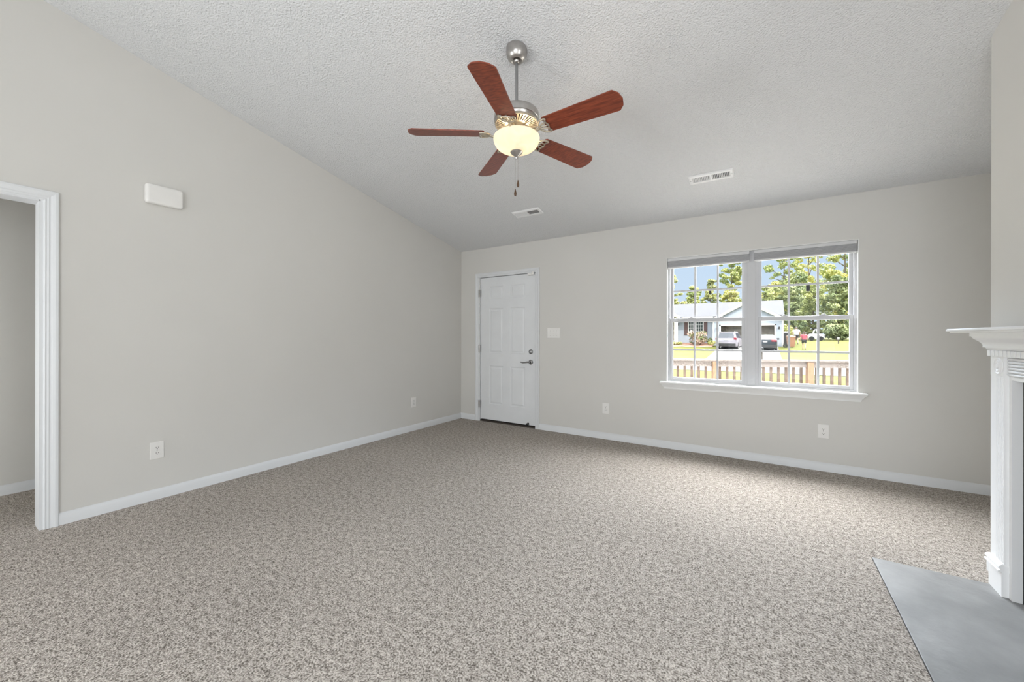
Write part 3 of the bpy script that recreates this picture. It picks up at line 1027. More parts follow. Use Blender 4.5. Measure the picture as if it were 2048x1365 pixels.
# blades and irons
def blade_outline():
    r0, r1, wi, wo_ = .195, .655, .060, .072
    pts = []
    # inner edge: scalloped
    pts += [(r0, -wi * .80), (r0 + .012, -wi * .98)]
    pts += [(r0 + .05, -wi), (r1 - .040, -wo_), (r1 - .034, -wo_ * .98), (r1 - .010, -wo_ * .60), (r1 - .007, -wo_ * .45), (r1, 0), (r1 - .007, wo_ * .45), (r1 - .010, wo_ * .60), (r1 - .034, wo_ * .98), (r1 - .040, wo_), (r0 + .05, wi)]
    pts += [(r0 + .012, wi * .98), (r0, wi * .80), (r0 + .008, wi * .45), (r0 + .004, wi * .22), (r0 + .006, 0), (r0 + .004, -wi * .22), (r0 + .008, -wi * .45)]
    return pts
PITCH = math.radians(-13)
ZBL = 2.428
for k in range(5):
    az = math.radians(-1.0 + 72 * k)
    R0 = Matrix.Translation((FX, FYc, ZBL)) @ Matrix.Rotation(az, 4, 'Z')
    Rb = R0 @ Matrix.Rotation(PITCH, 4, 'X')
    b = MB()
    b.prism(blade_outline(), 'z', -.003, .003)
    b.xf(Rb)
    bl = b.build('blade', M['cherry'], fan)
    # iron: arm plus open scroll work under the blade
    b = MB()
    arm = [(.066, 0, .030), (.090, 0, .012), (.118, 0, -.016), (.146, 0, -.016), (.165, 0, -.012)]
    b.tube([R0 @ Vector(p) for p in arm], [.009, .0085, .008, .0075, .007], 8)
    def strip(pts, r=.0055):
        b.tube([Rb @ Vector(p) for p in pts], r, 8)
    zz = -.008
    strip([(.160, 0, zz), (.166, .024, zz), (.186, .046, zz), (.212, .052, zz), (.222, .046, zz)])
    strip([(.160, 0, zz), (.166, -.024, zz), (.186, -.046, zz), (.212, -.052, zz), (.222, -.046, zz)])
    strip([(.222, .046, zz), (.212, .030, zz), (.216, .014, zz), (.222, 0, zz), (.216, -.014, zz), (.212, -.030, zz), (.222, -.046, zz)], .0045)
    strip([(.160, 0, zz), (.182, .016, zz), (.212, .022, zz)], .004)
    strip([(.160, 0, zz), (.182, -.016, zz), (.212, -.022, zz)], .004)
    strip([(.160, 0, zz), (.20, 0, zz), (.222, 0, zz)], .004)
    b.build('blade_iron', M['iron_brass'], bl, True, 60)
    b = MB()
    for (sx_, sy_) in ((.214, .036), (.214, -.036), (.219, 0)):
        b = MB()
        b.lathe([(0, -.0145), (.005, -.0135), (.006, -.010), (.006, -.003)], 8, Rb @ Matrix.Translation((sx_, sy_, 0)))
        b.build('screw', M['nickel'], bl, True)
# pull chains with wooden fobs
for (dx, dy, ztop_, zf) in ((-.004, -.006, 2.29, 2.070), (.010, .002, 2.29, 2.124)):
    b = MB()
    b.tube([(FX + dx, FYc + dy, ztop_), (FX + dx, FYc + dy, zf + .02)], .0010, 6)
    ch = b.build('pull_chain', M['nickel'], fan)
    b = MB()
    b.lathe([(0, zf + .024), (.003, zf + .022), (.004, zf + .014), (.0075, zf), (.008, zf - .008), (.006, zf - .017), (0, zf - .021)], 14, Matrix.Translation((FX + dx, FYc + dy, 0)))
    b.build('fob', M['fob'], ch, True)

# ==================================================================== OUTDOORS
def lerp_tab(tab, y):
    for (a, za), (c, zc_) in zip(tab, tab[1:]):
        if y <= c:
            return za + (zc_ - za) * (y - a) / (c - a)
    return tab[-1][1]
GT = [(4.4, -.45), (20, -.45), (31, -.42), (42.5, 0.0), (47, .28), (50, .48), (62, .78), (78, .92), (130, 1.1)]
def ground(y): return lerp_tab(GT, y)

def strip_mesh(b, edges, lift):
    """edges: list of (y, x0, x1) draped on the ground"""
    vs, fs = [], []
    for y, x0, x1 in edges:
        vs += [(x0, y, ground(y) + lift), (x1, y, ground(y) + lift)]
    for i in range(len(edges) - 1):
        fs.append((2 * i, 2 * i + 1, 2 * i + 3, 2 * i + 2))
    b.add(vs, fs)

b = MB()
ys = [4.6 + .5 * k for k in range(0, 60)] + [34.6 + 1 * k for k in range(0, 60)] + [100, 130]
strip_mesh(b, [(y, -70, 70) for y in ys], 0)
struct(b.build('ground_lawn', M['grass']), 'sunlit lawn across the street')
b = MB()
def road_edge(x, off): return 21.6 + off + .10 * x
vs, fs = [], []
xs_ = [-60, -20, -8, -4, 0, 4, 8, 20, 60]
for x in xs_:
    for off in (0.0, 9.0):
        y = max(6, 21.2 + off + .02 * x)
        vs.append((x, y, ground(y) + .02))
for i in range(len(xs_) - 1):
    fs.append((2 * i, 2 * i + 2, 2 * i + 3, 2 * i + 1))
b.add(vs, fs)
struct(b.build('road', M['asphalt']), 'pale sunlit street')
b = MB()
ed = [(29.8 + .7 * k, -3.44 - .016 * (29.8 + .7 * k - 30) * 1.3, 1.10 + .010 * (29.8 + .7 * k - 32)) for k in range(26)]
strip_mesh(b, ed, .03)
struct(b.build('driveway', M['concrete']), 'pale concrete driveway across the street')
# deck floor outside the window
RC = Vector((-.19, 7.96, 0))
rd = Vector((math.cos(math.radians(23)), math.sin(math.radians(23)), 0))
def on_rail(s, off=0.0):
    return RC + rd * s + Vector((rd.y, -rd.x, 0)) * off
p0, p1 = on_rail(-4.2), on_rail(6.0)
b = MB()
b.prism([(-5.2, YB + TH), (6.0, YB + TH), (p1.x, p1.y), (p0.x, p0.y)], 'z', -.22, -.12)
struct(b.build('deck', M['deck']), 'sunlit deck outside the front window')

# ------------------------------------------------------------------ deck railing
rail = thing('deck_railing', (RC.x, RC.y, -.12), 'weathered wooden deck railing just outside the window', 'railing')
ang = math.radians(23)
RT = Matrix.Translation(RC) @ Matrix.Rotation(ang, 4, 'Z')
for (s0, s1) in ((-3.2, -.02), (-.015, 1.52), (1.525, 4.2)):
    b = MB()
    b.box(s0, s1, -.070, .070, .772, .806, .004)
    b.xf(RT)
    b.build('cap_rail', M['weathered'], rail)
for (s0, s1) in ((-3.2, -.625), (-.525, .875), (.965, 2.6), (2.6, 4.2)):
    b = MB()
    b.box(s0, s1, -.022, .016, .676, .768, .003)
    b.xf(RT)
    b.build('top_rail', M['weathered'], rail)
b = MB()
b.box(-3.2, 4.2, -.020, .016, -.02, .07)
b.xf(RT)
b.build('bottom_rail', M['weathered'], rail)
for s_ in (-.575, .92, 2.66):
    b = MB()
    b.box(s_ - .046, s_ + .046, -.075, .010, -.12, .768, .003)
    b.xf(RT)
    b.build('rail_post', M['postwood'], rail)
s_ = -2.0
while s_ < 3.0:
    if min(abs(s_ - q) for q in (-.575, .92, 2.66)) > .07:
        b = MB()
        b.box(s_ - .019, s_ + .019, .017, .048, -.02, .69)
        b.xf(RT)
        b.build('baluster', M['baluster'], rail)
    s_ += .1175

# ------------------------------------------------------------------ house across the street
HGY = 47.0      # garage front
HWY = 49.0      # main front wall
house = thing('neighbour_house', (-3.5, 49, ground(49)), 'pale blue house with a double garage across the street', 'house')
def siding(bb, x0, x1, y, z0, z1, keep=None, step=.12):
    z = z0
    while z < z1 - .001:
        zz = min(z + step, z1)
        xa, xb = (x0, x1)
        ya = y
        if keep:
            xa, xb = keep(z)
            xc, xd = keep(zz)
        else:
            xc, xd = xa, xb
        bb.add([(xa, ya - .014, z), (xb, ya - .014, z), (xd, ya, zz), (xc, ya, zz), (xa, ya, z), (xb, ya, z)], [(0, 1, 2, 3), (0, 4, 5, 1)])
        z = zz
gx0, gx1 = -4.45, 1.66
b = MB()
zb = .20
siding(b, gx0, -3.87, HGY, zb, 2.52)
siding(b, 1.08, gx1, HGY, zb, 2.52)
ax, az_, ez = -1.40, 4.80, 3.02
siding(b, gx0, gx1, HGY, 2.52, ez)
def gk(z):
    f_ = min(1, max(0, (z - ez) / (az_ - ez)))
    return gx0 + (ax - gx0) * f_, gx1 + (ax - gx1) * f_
siding(b, 0, 0, HGY, ez, az_ - .05, gk)
# side walls, main wall
b.box(gx0, gx0 + .1, HGY + .01, HWY, zb, ez).box(gx1 - .1, gx1, HGY + .01, 56, zb, ez)
siding(b, -16, gx0, HWY, .40, 3.40)
b.box(-16, gx0, HWY + .01, HWY + .15, .40, 3.40)
b.build('siding_wall', M['siding'], house)
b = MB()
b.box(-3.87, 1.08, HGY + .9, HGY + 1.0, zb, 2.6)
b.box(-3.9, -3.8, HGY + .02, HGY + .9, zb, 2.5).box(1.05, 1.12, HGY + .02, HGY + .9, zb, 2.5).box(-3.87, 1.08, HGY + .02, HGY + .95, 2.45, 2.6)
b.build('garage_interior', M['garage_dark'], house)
b = MB()
b.box(-3.90, -3.76, HGY - .03, HGY + .1, zb, 2.52).box(.98, 1.12, HGY - .03, HGY + .1, zb, 2.52).box(-3.90, 1.12, HGY - .03, HGY + .1, 2.39, 2.54)
b.build('garage_door_trim', M['whiteout'], house)
for x in (gx0, gx1):
    b = MB()
    b.box(x - .07, x + .07, HGY - .03, HGY + .06, zb, ez + .05)
    b.build('corner_board', M['whiteout'], house)
# roof: main gable running along X, with the garage gable in front
RYr, RZr, EY, EZ = 52.2, 5.16, 48.45, 3.38
b = MB()
def slab(b, quad, t=.12):
    vs = [Vector(p) for p in quad]
    b.add([*vs, *[v + Vector((0, 0, t)) for v in vs]], [(0, 1, 2, 3), (7, 6, 5, 4), (0, 4, 5, 1), (1, 5, 6, 2), (2, 6, 7, 3), (3, 7, 4, 0)])
slab(b, [(-18, EY, EZ), (1.86, EY, EZ), (1.86, RYr, RZr), (-18, RYr, RZr)])
slab(b, [(-18, RYr, RZr), (1.86, RYr, RZr), (1.86, 56.5, EZ - .2), (-18, 56.5, EZ - .2)])
slab(b, [(gx0 - .25, HGY - .25, ez - .06), (ax, HGY - .25, az_ + .02), (ax, 52, az_ + .02), (gx0 - .25, 52, ez - .06)])
slab(b, [(ax, HGY - .25, az_ + .02), (gx1 + .2, HGY - .25, ez - .06), (gx1 + .2, 52, ez - .06), (ax, 52, az_ + .02)])
# little entry gable at the left
slab(b, [(-11.6, 46.6, 3.30), (-9.7, 46.6, 4.40), (-9.7, 50.0, 4.40), (-11.6, 50.0, 3.30)])
slab(b, [(-9.7, 46.6, 4.40), (-7.75, 46.6, 3.32), (-7.75, 50.0, 3.32), (-9.7, 50.0, 4.40)])
b.build('shingle_roof', M['shingle'], house)
b = MB()
def rake(b, p, q, y, w=.26):
    b.add([(p[0], y, p[1]), (q[0], y, q[1]), (q[0], y, q[1] - w), (p[0], y, p[1] - w), (p[0], y + .05, p[1]), (q[0], y + .05, q[1]), (q[0], y + .05, q[1] - w), (p[0], y + .05, p[1] - w)],
          [(0, 1, 2, 3), (4, 7, 6, 5), (0, 4, 5, 1), (1, 5, 6, 2), (2, 6, 7, 3), (3, 7, 4, 0)])
rake(b, (gx0 - .25, ez + .06), (ax, az_ + .14), HGY - .31)
rake(b, (gx1 + .2, ez + .06), (ax, az_ + .14), HGY - .31)
rake(b, (-7.75, 3.44), (-9.7, 4.52), 46.54)
rake(b, (-11.6, 3.42), (-9.7, 4.52), 46.54)
b.box(-18, gx0 - .2, EY - .06, EY, EZ - .14, EZ + .10)
b.box(1.78, 1.88, EY - .06, EY, EZ - .14, EZ + .10)
b.build('rake_board', M['creamtrim'], house)
# front windows with shutters
def hwin(x0, x1, z0, z1):
    b = MB()
    y = HWY - .05
    b.box(x0 - .08, x0, y, HWY, z0 - .08, z1 + .08).box(x1, x1 + .08, y, HWY, z0 - .08, z1 + .08)
    b.box(x0, x1, y, HWY, z1, z1 + .08).box(x0, x1, y, HWY, z0 - .08, z0).box(x0, x1, y, HWY, (z0 + z1) / 2 - .03, (z0 + z1) / 2 + .03)
    for k in (1, 2):
        xx = x0 + (x1 - x0) * k / 3
        b.box(xx - .015, xx + .015, y + .01, HWY, z0, z1)
    for k in (1, 3):
        z = z0 + (z1 - z0) * k / 4
        b.box(x0, x1, y + .015, HWY, z - .015, z + .015)
    w = b.build('window_frame', M['whiteout'], house)
    b = MB()
    b.box(x0, x1, HWY - .02, HWY - .012, z0, z1)
    b.build('window_pane', M['pane'], w)
hwin(-7.18, -6.52, 1.48, 2.98)
hwin(-6.38, -5.72, 1.48, 2.98)
for x0, x1 in ((-7.66, -7.28), (-5.62, -5.26)):
    b = MB()
    b.box(x0, x1, HWY - .05, HWY - .01, 1.42, 3.04)
    for k in range(22):
        b.box(x0 + .05, x1 - .05, HWY - .06, HWY - .05, 1.48 + k * .07, 1.52 + k * .07)
    b.build('window_shutter', M['shutter'], house)
# front door with oval glass, white surround and porch column
b = MB()
b.box(-9.75, -8.62, HWY - .06, HWY - .02, .80, 3.05)
b.build('front_door_trim', M['whiteout'], house)
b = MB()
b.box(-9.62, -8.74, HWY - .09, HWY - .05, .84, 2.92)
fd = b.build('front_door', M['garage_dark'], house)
b = MB()
ring = [(-9.18 + .27 * math.cos(2 * PI * k / 28), HWY - .095, 1.95 + .66 * math.sin(2 * PI * k / 28)) for k in range(29)]
b.tube(ring, .045, 8, cap=False)
b.build('oval_glass_frame', M['whiteout'], fd, True)
for x in (-8.20, -11.2):
    b = MB()
    b.box(x - .16, x + .16, 46.75, 47.07, ground(47), 3.32)
    b.build('porch_column', M['whiteout'], house)
b = MB()
b.box(-8.42, -8.25, 48.90, 48.94, 2.55, 2.85).box(-8.38, -8.29, 48.82, 48.90, 2.60, 2.80)
b.build('porch_lamp', M['lamp_black'], house)
for x in (1.36, -4.12):
    b = MB()
    b.box(x - .05, x + .05, HGY - .06, HGY - .015, 2.05, 2.20)
    b.tube([(x, HGY - .05, 2.18), (x, HGY - .14, 2.30), (x, HGY - .19, 2.26)], .015, 6)
    b.lathe([(.02, .12), (.075, .06), (.06, -.12), (.02, -.16)], 10, Matrix.Translation((x, HGY - .19, 2.14)))
    b.build('garage_sconce', M['lamp_black'], house)

# mulch bed along the front wall
b = MB((-6.4, 46.5, ground(46.5)))
vs, fs = [], []
nn = 24
for k in range(nn + 1):
    x = -8.9 + 4.5 * k / nn
    yf_ = 44.9 + .25 * math.sin(k * .9)
    vs += [(x, yf_, ground(yf_) + .03), (x, 46.6, ground(46.6) + .16), (x, HWY - .03, ground(49) + .14)]
for k in range(nn):
    for j in range(2):
        fs.append((3 * k + j, 3 * k + 3 + j, 3 * k + 4 + j, 3 * k + 1 + j))
b.add(vs, fs)
tag(b.build('mulch_bed', M['mulch']), 'reddish mulch bed along the front of the blue house', 'flower bed', None, 'stuff')

# ------------------------------------------------------------------ foliage
def leaf_cloud(blobs, n, size, seed, flat=0.55):
    rnd = random.Random(seed)
    vs, fs = [], []
    vol = [bl[3] * bl[4] * bl[5] for bl in blobs]
    tot = sum(v ** .67 for v in vol)
    for bl, v in zip(blobs, vol):
        m_ = max(6, int(n * v ** .67 / tot))
        for _ in range(m_):
            while True:
                d = Vector((rnd.uniform(-1, 1), rnd.uniform(-1, 1), rnd.uniform(-1, 1)))
                if .05 < d.length < 1: break
            d = d.normalized() * (d.length ** flat)
            c = Vector((bl[0] + d.x * bl[3], bl[1] + d.y * bl[4], bl[2] + d.z * bl[5]))
            nrm = (d.normalized() + Vector((rnd.gauss(0, .55), rnd.gauss(0, .55), rnd.gauss(0.15, .55)))).normalized()
            a = nrm.orthogonal().normalized()
            bb = nrm.cross(a)
            th = rnd.uniform(0, PI)
            a, bb = a * math.cos(th) + bb * math.sin(th), bb * math.cos(th) - a * math.sin(th)
            s1 = size * rnd.uniform(.6, 1.35)
            s2 = s1 * rnd.uniform(.45, .8)
            k = len(vs)
            vs += [c - a * s1, c + bb * s2 + nrm * s1 * .15, c + a * s1, c - bb * s2 + nrm * s1 * .15]
            fs.append((k, k + 1, k + 2, k + 3))
    b_ = MB()
    return b_.add(vs, fs)

def crown_blobs(seed, h, w, kind):
    """sprays of leaves round a trunk: (x, y, z, rx, ry, rz), trunk base at the origin"""
    rnd = random.Random(seed)
    out = []
    n = {'pine': 46, 'open': 60, 'dense': 70}[kind]
    for i in range(n):
        f_ = (i + rnd.random()) / n
        a = i * 2.4 + rnd.uniform(-.5, .5)
        if kind == 'pine':
            z = h * (.36 + .62 * f_)
            reach = w * (1.05 - .80 * f_) * rnd.uniform(.25, 1.0) * (1 + .25 * math.sin(i * 1.7))
            r = w * rnd.uniform(.14, .30) * (1 - .30 * f_)
            fl = .5
        elif kind == 'open':
            z = h * (.30 + .68 * f_)
            reach = w * (1.08 - .60 * abs(f_ - .35)) * rnd.uniform(.12, 1.0)
            r = w * rnd.uniform(.13, .27)
            fl = .62
        else:
            z = h * (.06 + .90 * f_)
            reach = w * math.sqrt(max(.05, 1 - (f_ * 1.05 - .35) ** 2 * 1.6)) * rnd.uniform(.2, 1.05)
            r = w * rnd.uniform(.16, .34)
            fl = .75
        out.append((reach * math.cos(a), reach * math.sin(a), z + rnd.uniform(-.3, .3), r, r, r * fl))
    return out

def make_tree(loc, h, w, kind, material, seed, label, n=2600, size=.26):
    t = thing('pine_tree' if kind == 'pine' else 'leafy_tree', (loc[0], loc[1], ground(loc[1])), label, 'tree', 'trees behind the blue house', random.Random(seed).uniform(0, 6), local=True)
    bl = crown_blobs(seed, h, w, kind)
    leaf_cloud(bl, n, size, seed).build('crown', material, t)
    b = MB()
    r0 = .012 * h + .06
    b.tube([(0, 0, -.3), (.05, 0, h * .3), (-.05, .05, h * .62), (0, 0, h * .93)], [r0, r0 * .8, r0 * .5, r0 * .15], 8)
    for q in bl[::4]:
        zb_ = max(h * .2, q[2] - .35 * math.hypot(q[0], q[1]) - .3)
        b.tube([(0, 0, zb_), (q[0] * .5, q[1] * .5, (zb_ + q[2]) / 2 + .1), (q[0], q[1], q[2])], [r0 * .35, r0 * .25, r0 * .1], 5)
    b.build('trunk', M['bark'], t)
    return t
TREES = [
    ((-12.9, 68), 11.6, 2.2, 'pine', 'needle', 'tall pine at the left edge of the left window'),
    ((-9.4, 70), 8.5, 2.0, 'open', 'leaf_mid', 'low spreading tree rising over the left part of the grey roof'),
    ((-6.2, 62), 8.8, 1.5, 'pine', 'needle', 'pine standing behind the house roof at the middle of the left window'),
    ((-4.2, 72), 13.4, 2.3, 'open', 'leaf_mid', 'tall tree at the right side of the left window'),
    ((-4.0, 64.5), 7.5, 1.3, 'dense', 'leaf_yellow', 'yellow green tree low behind the roof in the left window'),
    ((-1.3, 62.5), 7.0, 1.6, 'dense', 'leaf_yellow', 'yellow green tree just above the garage gable in the right window'),
    ((.9, 68), 8.0, 1.6, 'dense', 'leaf_mid', 'rounded green tree right of the garage gable peak'),
    ((3.1, 82), 15.6, 2.9, 'open', 'leaf_mid', 'tall open crowned tree in the middle of the right window'),
    ((7.2, 91), 18.0, 3.2, 'open', 'leaf_yellow', 'tallest yellow green tree right of centre in the right window'),
    ((11.4, 84), 18.0, 3.2, 'open', 'leaf_mid', 'tall tree filling the top right pane'),
    ((3.4, 67), 7.6, 1.7, 'dense', 'leaf_dark', 'dark green tree behind the two walking people'),
    ((6.1, 70.5), 8.2, 1.9, 'dense', 'leaf_mid', 'mid green tree behind the white trailer'),
    ((8.6, 68), 8.6, 1.9, 'dense', 'leaf_dark', 'dark bushy tree at the right edge of the lawn'),
    ((13.4, 69), 9.0, 1.9, 'dense', 'leaf_yellow', 'yellow green tree beyond the right window jamb'),
    ((9.2, 75), 10.6, 2.1, 'dense', 'leaf_yellow', 'yellowish tree between the tall trees of the right window'),
    ((4.4, 75), 10.6, 2.0, 'dense', 'leaf_dark', 'deep green tree below the tall open crown'),
    ((1.6, 75), 9.4, 1.7, 'dense', 'leaf_yellow', 'yellow green tree above the right end of the house roof'),
]
for i, (loc, h, w, kind, mm_, lab) in enumerate(TREES):
    make_tree(loc, h, w, kind, M[mm_], 11 + i * 7, lab, 6500 if kind != 'pine' else 5000, .15)
# undergrowth along the far edge of the lawn
for i, (x, y, r, mm_, lab) in enumerate([(1.9, 60, 0.9, 'leaf_yellow', 'shrub behind the terracotta bin'), (7.9, 64.0, 0.8, 'leaf_dark', 'dark shrub right of the white trailer'),
                                     (10.6, 63.5, 0.9, 'leaf_mid', 'shrub at the far right edge of the lawn')]):
    t = thing('shrub', (x, y, ground(y)), lab, 'shrub', 'shrubs at the lawn edge', 0, local=True)
    rnd = random.Random(90 + i)
    leaf_cloud([(rnd.uniform(-.9, .9), rnd.uniform(-.5, .5), rnd.uniform(.5, 1.6), r * .8, r * .7, r * .8) for _ in range(8)], 1300, .16, 40 + i).build('leaves', M[mm_], t)
    b = MB()
    for k in range(5):
        b.tube([(0, 0, -.1), (rnd.uniform(-.7, .7), rnd.uniform(-.4, .4), 1.2)], [.04, .015], 5)
    b.build('stem', M['bark'], t)
# bushes before the house
def bush(name, loc, blobs, n, size, material, seed, label):
    t = thing(name, (loc[0], loc[1], ground(loc[1]) + .1), label, 'bush', None, 0, local=True)
    leaf_cloud(blobs, n, size, seed).build('leaves', material, t)
    b = MB()
    rnd = random.Random(seed)
    for k in range(6):
        bl = rnd.choice(blobs)
        b.tube([(0, 0, -.15), (bl[0] * .5, bl[1] * .5, bl[2] * .5), (bl[0], bl[1], bl[2])], [.03, .02, .008], 5)
    b.build('stem', M['bark'], t)
rnd = random.Random(5)
bush('flowering_bush', (-6.0, 46.4), [(rnd.uniform(-.62, .62), rnd.uniform(-.4, .4), rnd.uniform(.35, 1.25), .42, .40, .36) for _ in range(14)], 2200, .075, M['bush_pink'], 6, 'big round pink flowering bush before the house windows')
bush('blue_bush', (-4.68, 47.3), [(rnd.uniform(-.2, .2), rnd.uniform(-.2, .2), rnd.uniform(.2, .6), .25, .25, .25) for _ in range(5)], 500, .06, M['leaf_dark'], 7, 'small dark bush beside the garage corner')
bush('low_plant', (-8.05, 46.2), [(rnd.uniform(-.45, .45), rnd.uniform(-.15, .15), rnd.uniform(.1, .25), .25, .2, .16) for _ in range(7)], 500, .055, M['leaf_yellow'], 8, 'low yellow green plants by the porch column')
bush('round_shrub', (-4.55, 46.2), [(rnd.uniform(-.25, .25), rnd.uniform(-.15, .15), rnd.uniform(.08, .3), .22, .2, .18) for _ in range(5)], 350, .055, M['leaf_yellow'], 9, 'low bright shrub at the left corner of the garage')

# ------------------------------------------------------------------ cars
def section(w, zb_, zt_, r, y, crown=0.0):
    """rounded cross-section ring of the car body at y"""
    hw = w / 2
    pts = []
    for (cx, cz_, a0) in [(hw - r, zt_ - r, 0), (-hw + r, zt_ - r, PI / 2), (-hw + r, zb_ + r, PI), (hw - r, zb_ + r, 3 * PI / 2)]:
        for k in range(5):
            a = a0 + PI / 2 * k / 4
            pts.append((cx + r * math.cos(a), y, cz_ + r * math.sin(a)))
    return pts
def make_car(name, loc, rz, label, P):
    t = thing(name, (loc[0], loc[1], loc[2]), label, 'car', None, rz, local=True)
    W, L = P['W'], P['L']
    b = MB()
    b.loft([section(w * W, zb_, zt_, .10, y * L) for (y, w, zb_, zt_) in P['body']])
    b.build('body', P['paint'], t, True, 40)
    # greenhouse: trapezoid rings from the belt line to the roof
    (yb0, yb1), (yr0, yr1), zb_, zr, wb_, wr_ = P['cabin']
    def gring(f_, ins=0.0):
        z = zb_ + (zr - zb_) * f_
        y0 = (yb0 + (yr0 - yb0) * f_) * L + ins
        y1 = (yb1 + (yr1 - yb1) * f_) * L - ins
        hw = (wb_ + (wr_ - wb_) * f_) * W / 2 - ins
        return [(-hw, y0, z), (hw, y0, z), (hw, y1, z), (-hw, y1, z)]
    b = MB()
    b.loft([gring(0), gring(.92), gring(1.0, .06)])
    cab = b.build('cabin', P['paint'], t, True, 25)
    # glass panels slightly proud of the cabin
    def panel(nm, i, j, mt, a0, a1, f0, f1, out):
        r0, r1 = gring(f0), gring(f1)
        def pt(r, a):
            p, q = Vector(r[i]), Vector(r[j])
            return p + (q - p) * a
        quad = [pt(r0, a0), pt(r0, a1), pt(r1, a1), pt(r1, a0)]
        n = (quad[1] - quad[0]).cross(quad[3] - quad[0]).normalized() * out
        bb = MB()
        bb.add([q + n for q in quad] + [q - n * .2 for q in quad], [(0, 1, 2, 3), (4, 7, 6, 5), (0, 4, 5, 1), (1, 5, 6, 2), (2, 6, 7, 3), (3, 7, 4, 0)])
        bb.build(nm, mt, cab)
    panel('rear_window', 0, 1, P['rear_glass'], .09, .91, .10, .86, .014)
    panel('windscreen', 2, 3, M['car_glass'], .08, .92, .08, .88, .014)
    for (i, j) in ((1, 2), (3, 0)):
        fw = (.10, .47, .51, .90) if i == 1 else (.10, .49, .53, .90)
        panel('side_window', i, j, M['car_glass'], fw[0], fw[1], .10, .84, .014)
        panel('side_window', i, j, M['car_glass'], fw[2], fw[3], .10, .84, .014)
    for sx_ in (-1, 1):
        for y in P['axles']:
            b = MB()
            R = P['R']
            mt = Matrix.Translation((sx_ * (W / 2 - .10), y * L, R)) @ Matrix.Rotation(sx_ * PI / 2, 4, 'Y')
            b.lathe([(R * .55, .11), (R * .93, .11), (R, .07), (R, -.09), (R * .9, -.11), (0, -.11)], 24, mt)
            w_ = b.build('wheel', M['tyre'], t, True)
            b = MB()
            b.lathe([(0, .10), (R * .16, .105), (R * .2, .09), (R * .5, .09), (R * .58, .112)], 20, mt)
            for k in range(5):
                a = 2 * PI * k / 5
                b.add([mt @ Vector((R * .15 * math.cos(a) - s1 * R * .07 * math.sin(a), R * .15 * math.sin(a) + s1 * R * .07 * math.cos(a), .108)) for s1 in (-1, 1)] +
                      [mt @ Vector((R * .56 * math.cos(a) - s1 * R * .05 * math.sin(a), R * .56 * math.sin(a) + s1 * R * .05 * math.cos(a), .112)) for s1 in (1, -1)], [(0, 1, 2, 3)])
            b.build('rim', M['rim'], w_)
        b = MB()
        x0, x1 = sorted((sx_ * P['tail'][0] * W / 2, sx_ * P['tail'][1] * W / 2))
        b.box(x0, x1, -.012, .25, P['tail'][2], P['tail'][3], .02)
        b.build('tail_lamp', M['tail'], t)
        b = MB()
        x0 = sx_ * (W / 2 - .02)
        b.box(min(x0, x0 + sx_ * .20), max(x0, x0 + sx_ * .20), P['mirror'] * L, P['mirror'] * L + .10, zb_ + .02, zb_ + .17, .03)
        b.build('wing_mirror', M['black_out'], t)
    b = MB()
    b.box(-.16, .16, -.03, .01, P['plate'], P['plate'] + .13)
    b.build('number_plate', M['plate_out'], t)
    b = MB()
    b.box(-W * .44, W * .44, -.035, .12, P['bump'][0], P['bump'][1], .03)
    b.build('rear_bumper', M['black_out'], t)
    if P.get('rack'):
        for sx_ in (-1, 1):
            b = MB()
            x = sx_ * W * .36
            b.tube([(x, L * .10, zr - .01), (x, L * .13, zr + .06), (x, L * .46, zr + .06), (x, L * .50, zr - .01)], .02, 6)
            b.build('roof_rail', M['rim'], t)
        b = MB()
        b.box(-W * .36, W * .36, -.04 + L * yr0, L * yr0 + .22, zr - .05, zr + .01, .015)
        b.build('roof_spoiler', P['paint'], t)
    return t
SUV = dict(W=1.84, L=4.6, paint=M['suv_paint'], rear_glass=M['car_glass'], R=.36, axles=(.19, .80), tail=(.70, .97, .92, 1.12), plate=.86, bump=(.34, .58), mirror=.64, rack=True,
           body=[(0, .86, .42, .98), (.012, .95, .33, 1.06), (.05, 1, .28, 1.10), (.30, 1, .24, 1.08), (.66, 1, .24, 1.05), (.80, .99, .25, 1.00), (.95, .95, .28, .88), (1.0, .82, .38, .72)],
           cabin=((.015, .72), (.07, .56), 1.02, 1.66, .95, .76))
SED = dict(W=1.78, L=4.6, paint=M['sedan_paint'], rear_glass=M['sky_glass'], R=.32, axles=(.20, .80), tail=(.52, .96, .80, .98), plate=.74, bump=(.26, .52), mirror=.60,
           body=[(0, .84, .40, .92), (.012, .93, .30, 1.00), (.05, 1, .24, 1.02), (.30, 1, .20, .98), (.62, 1, .20, .96), (.80, .99, .22, .90), (.95, .94, .26, .76), (1.0, .80, .36, .62)],
           cabin=((.10, .74), (.24, .56), .95, 1.42, .92, .70))
make_car('suv_car', (-2.96, 42.4, ground(42.4) + .03), math.radians(-4.5), 'silver sport utility vehicle parked on the driveway before the garage', SUV)
make_car('sedan_car', (.17, 40.9, ground(41.6) + .03), math.radians(-1), 'dark sedan with red tail lamps parked on the right of the driveway', SED)

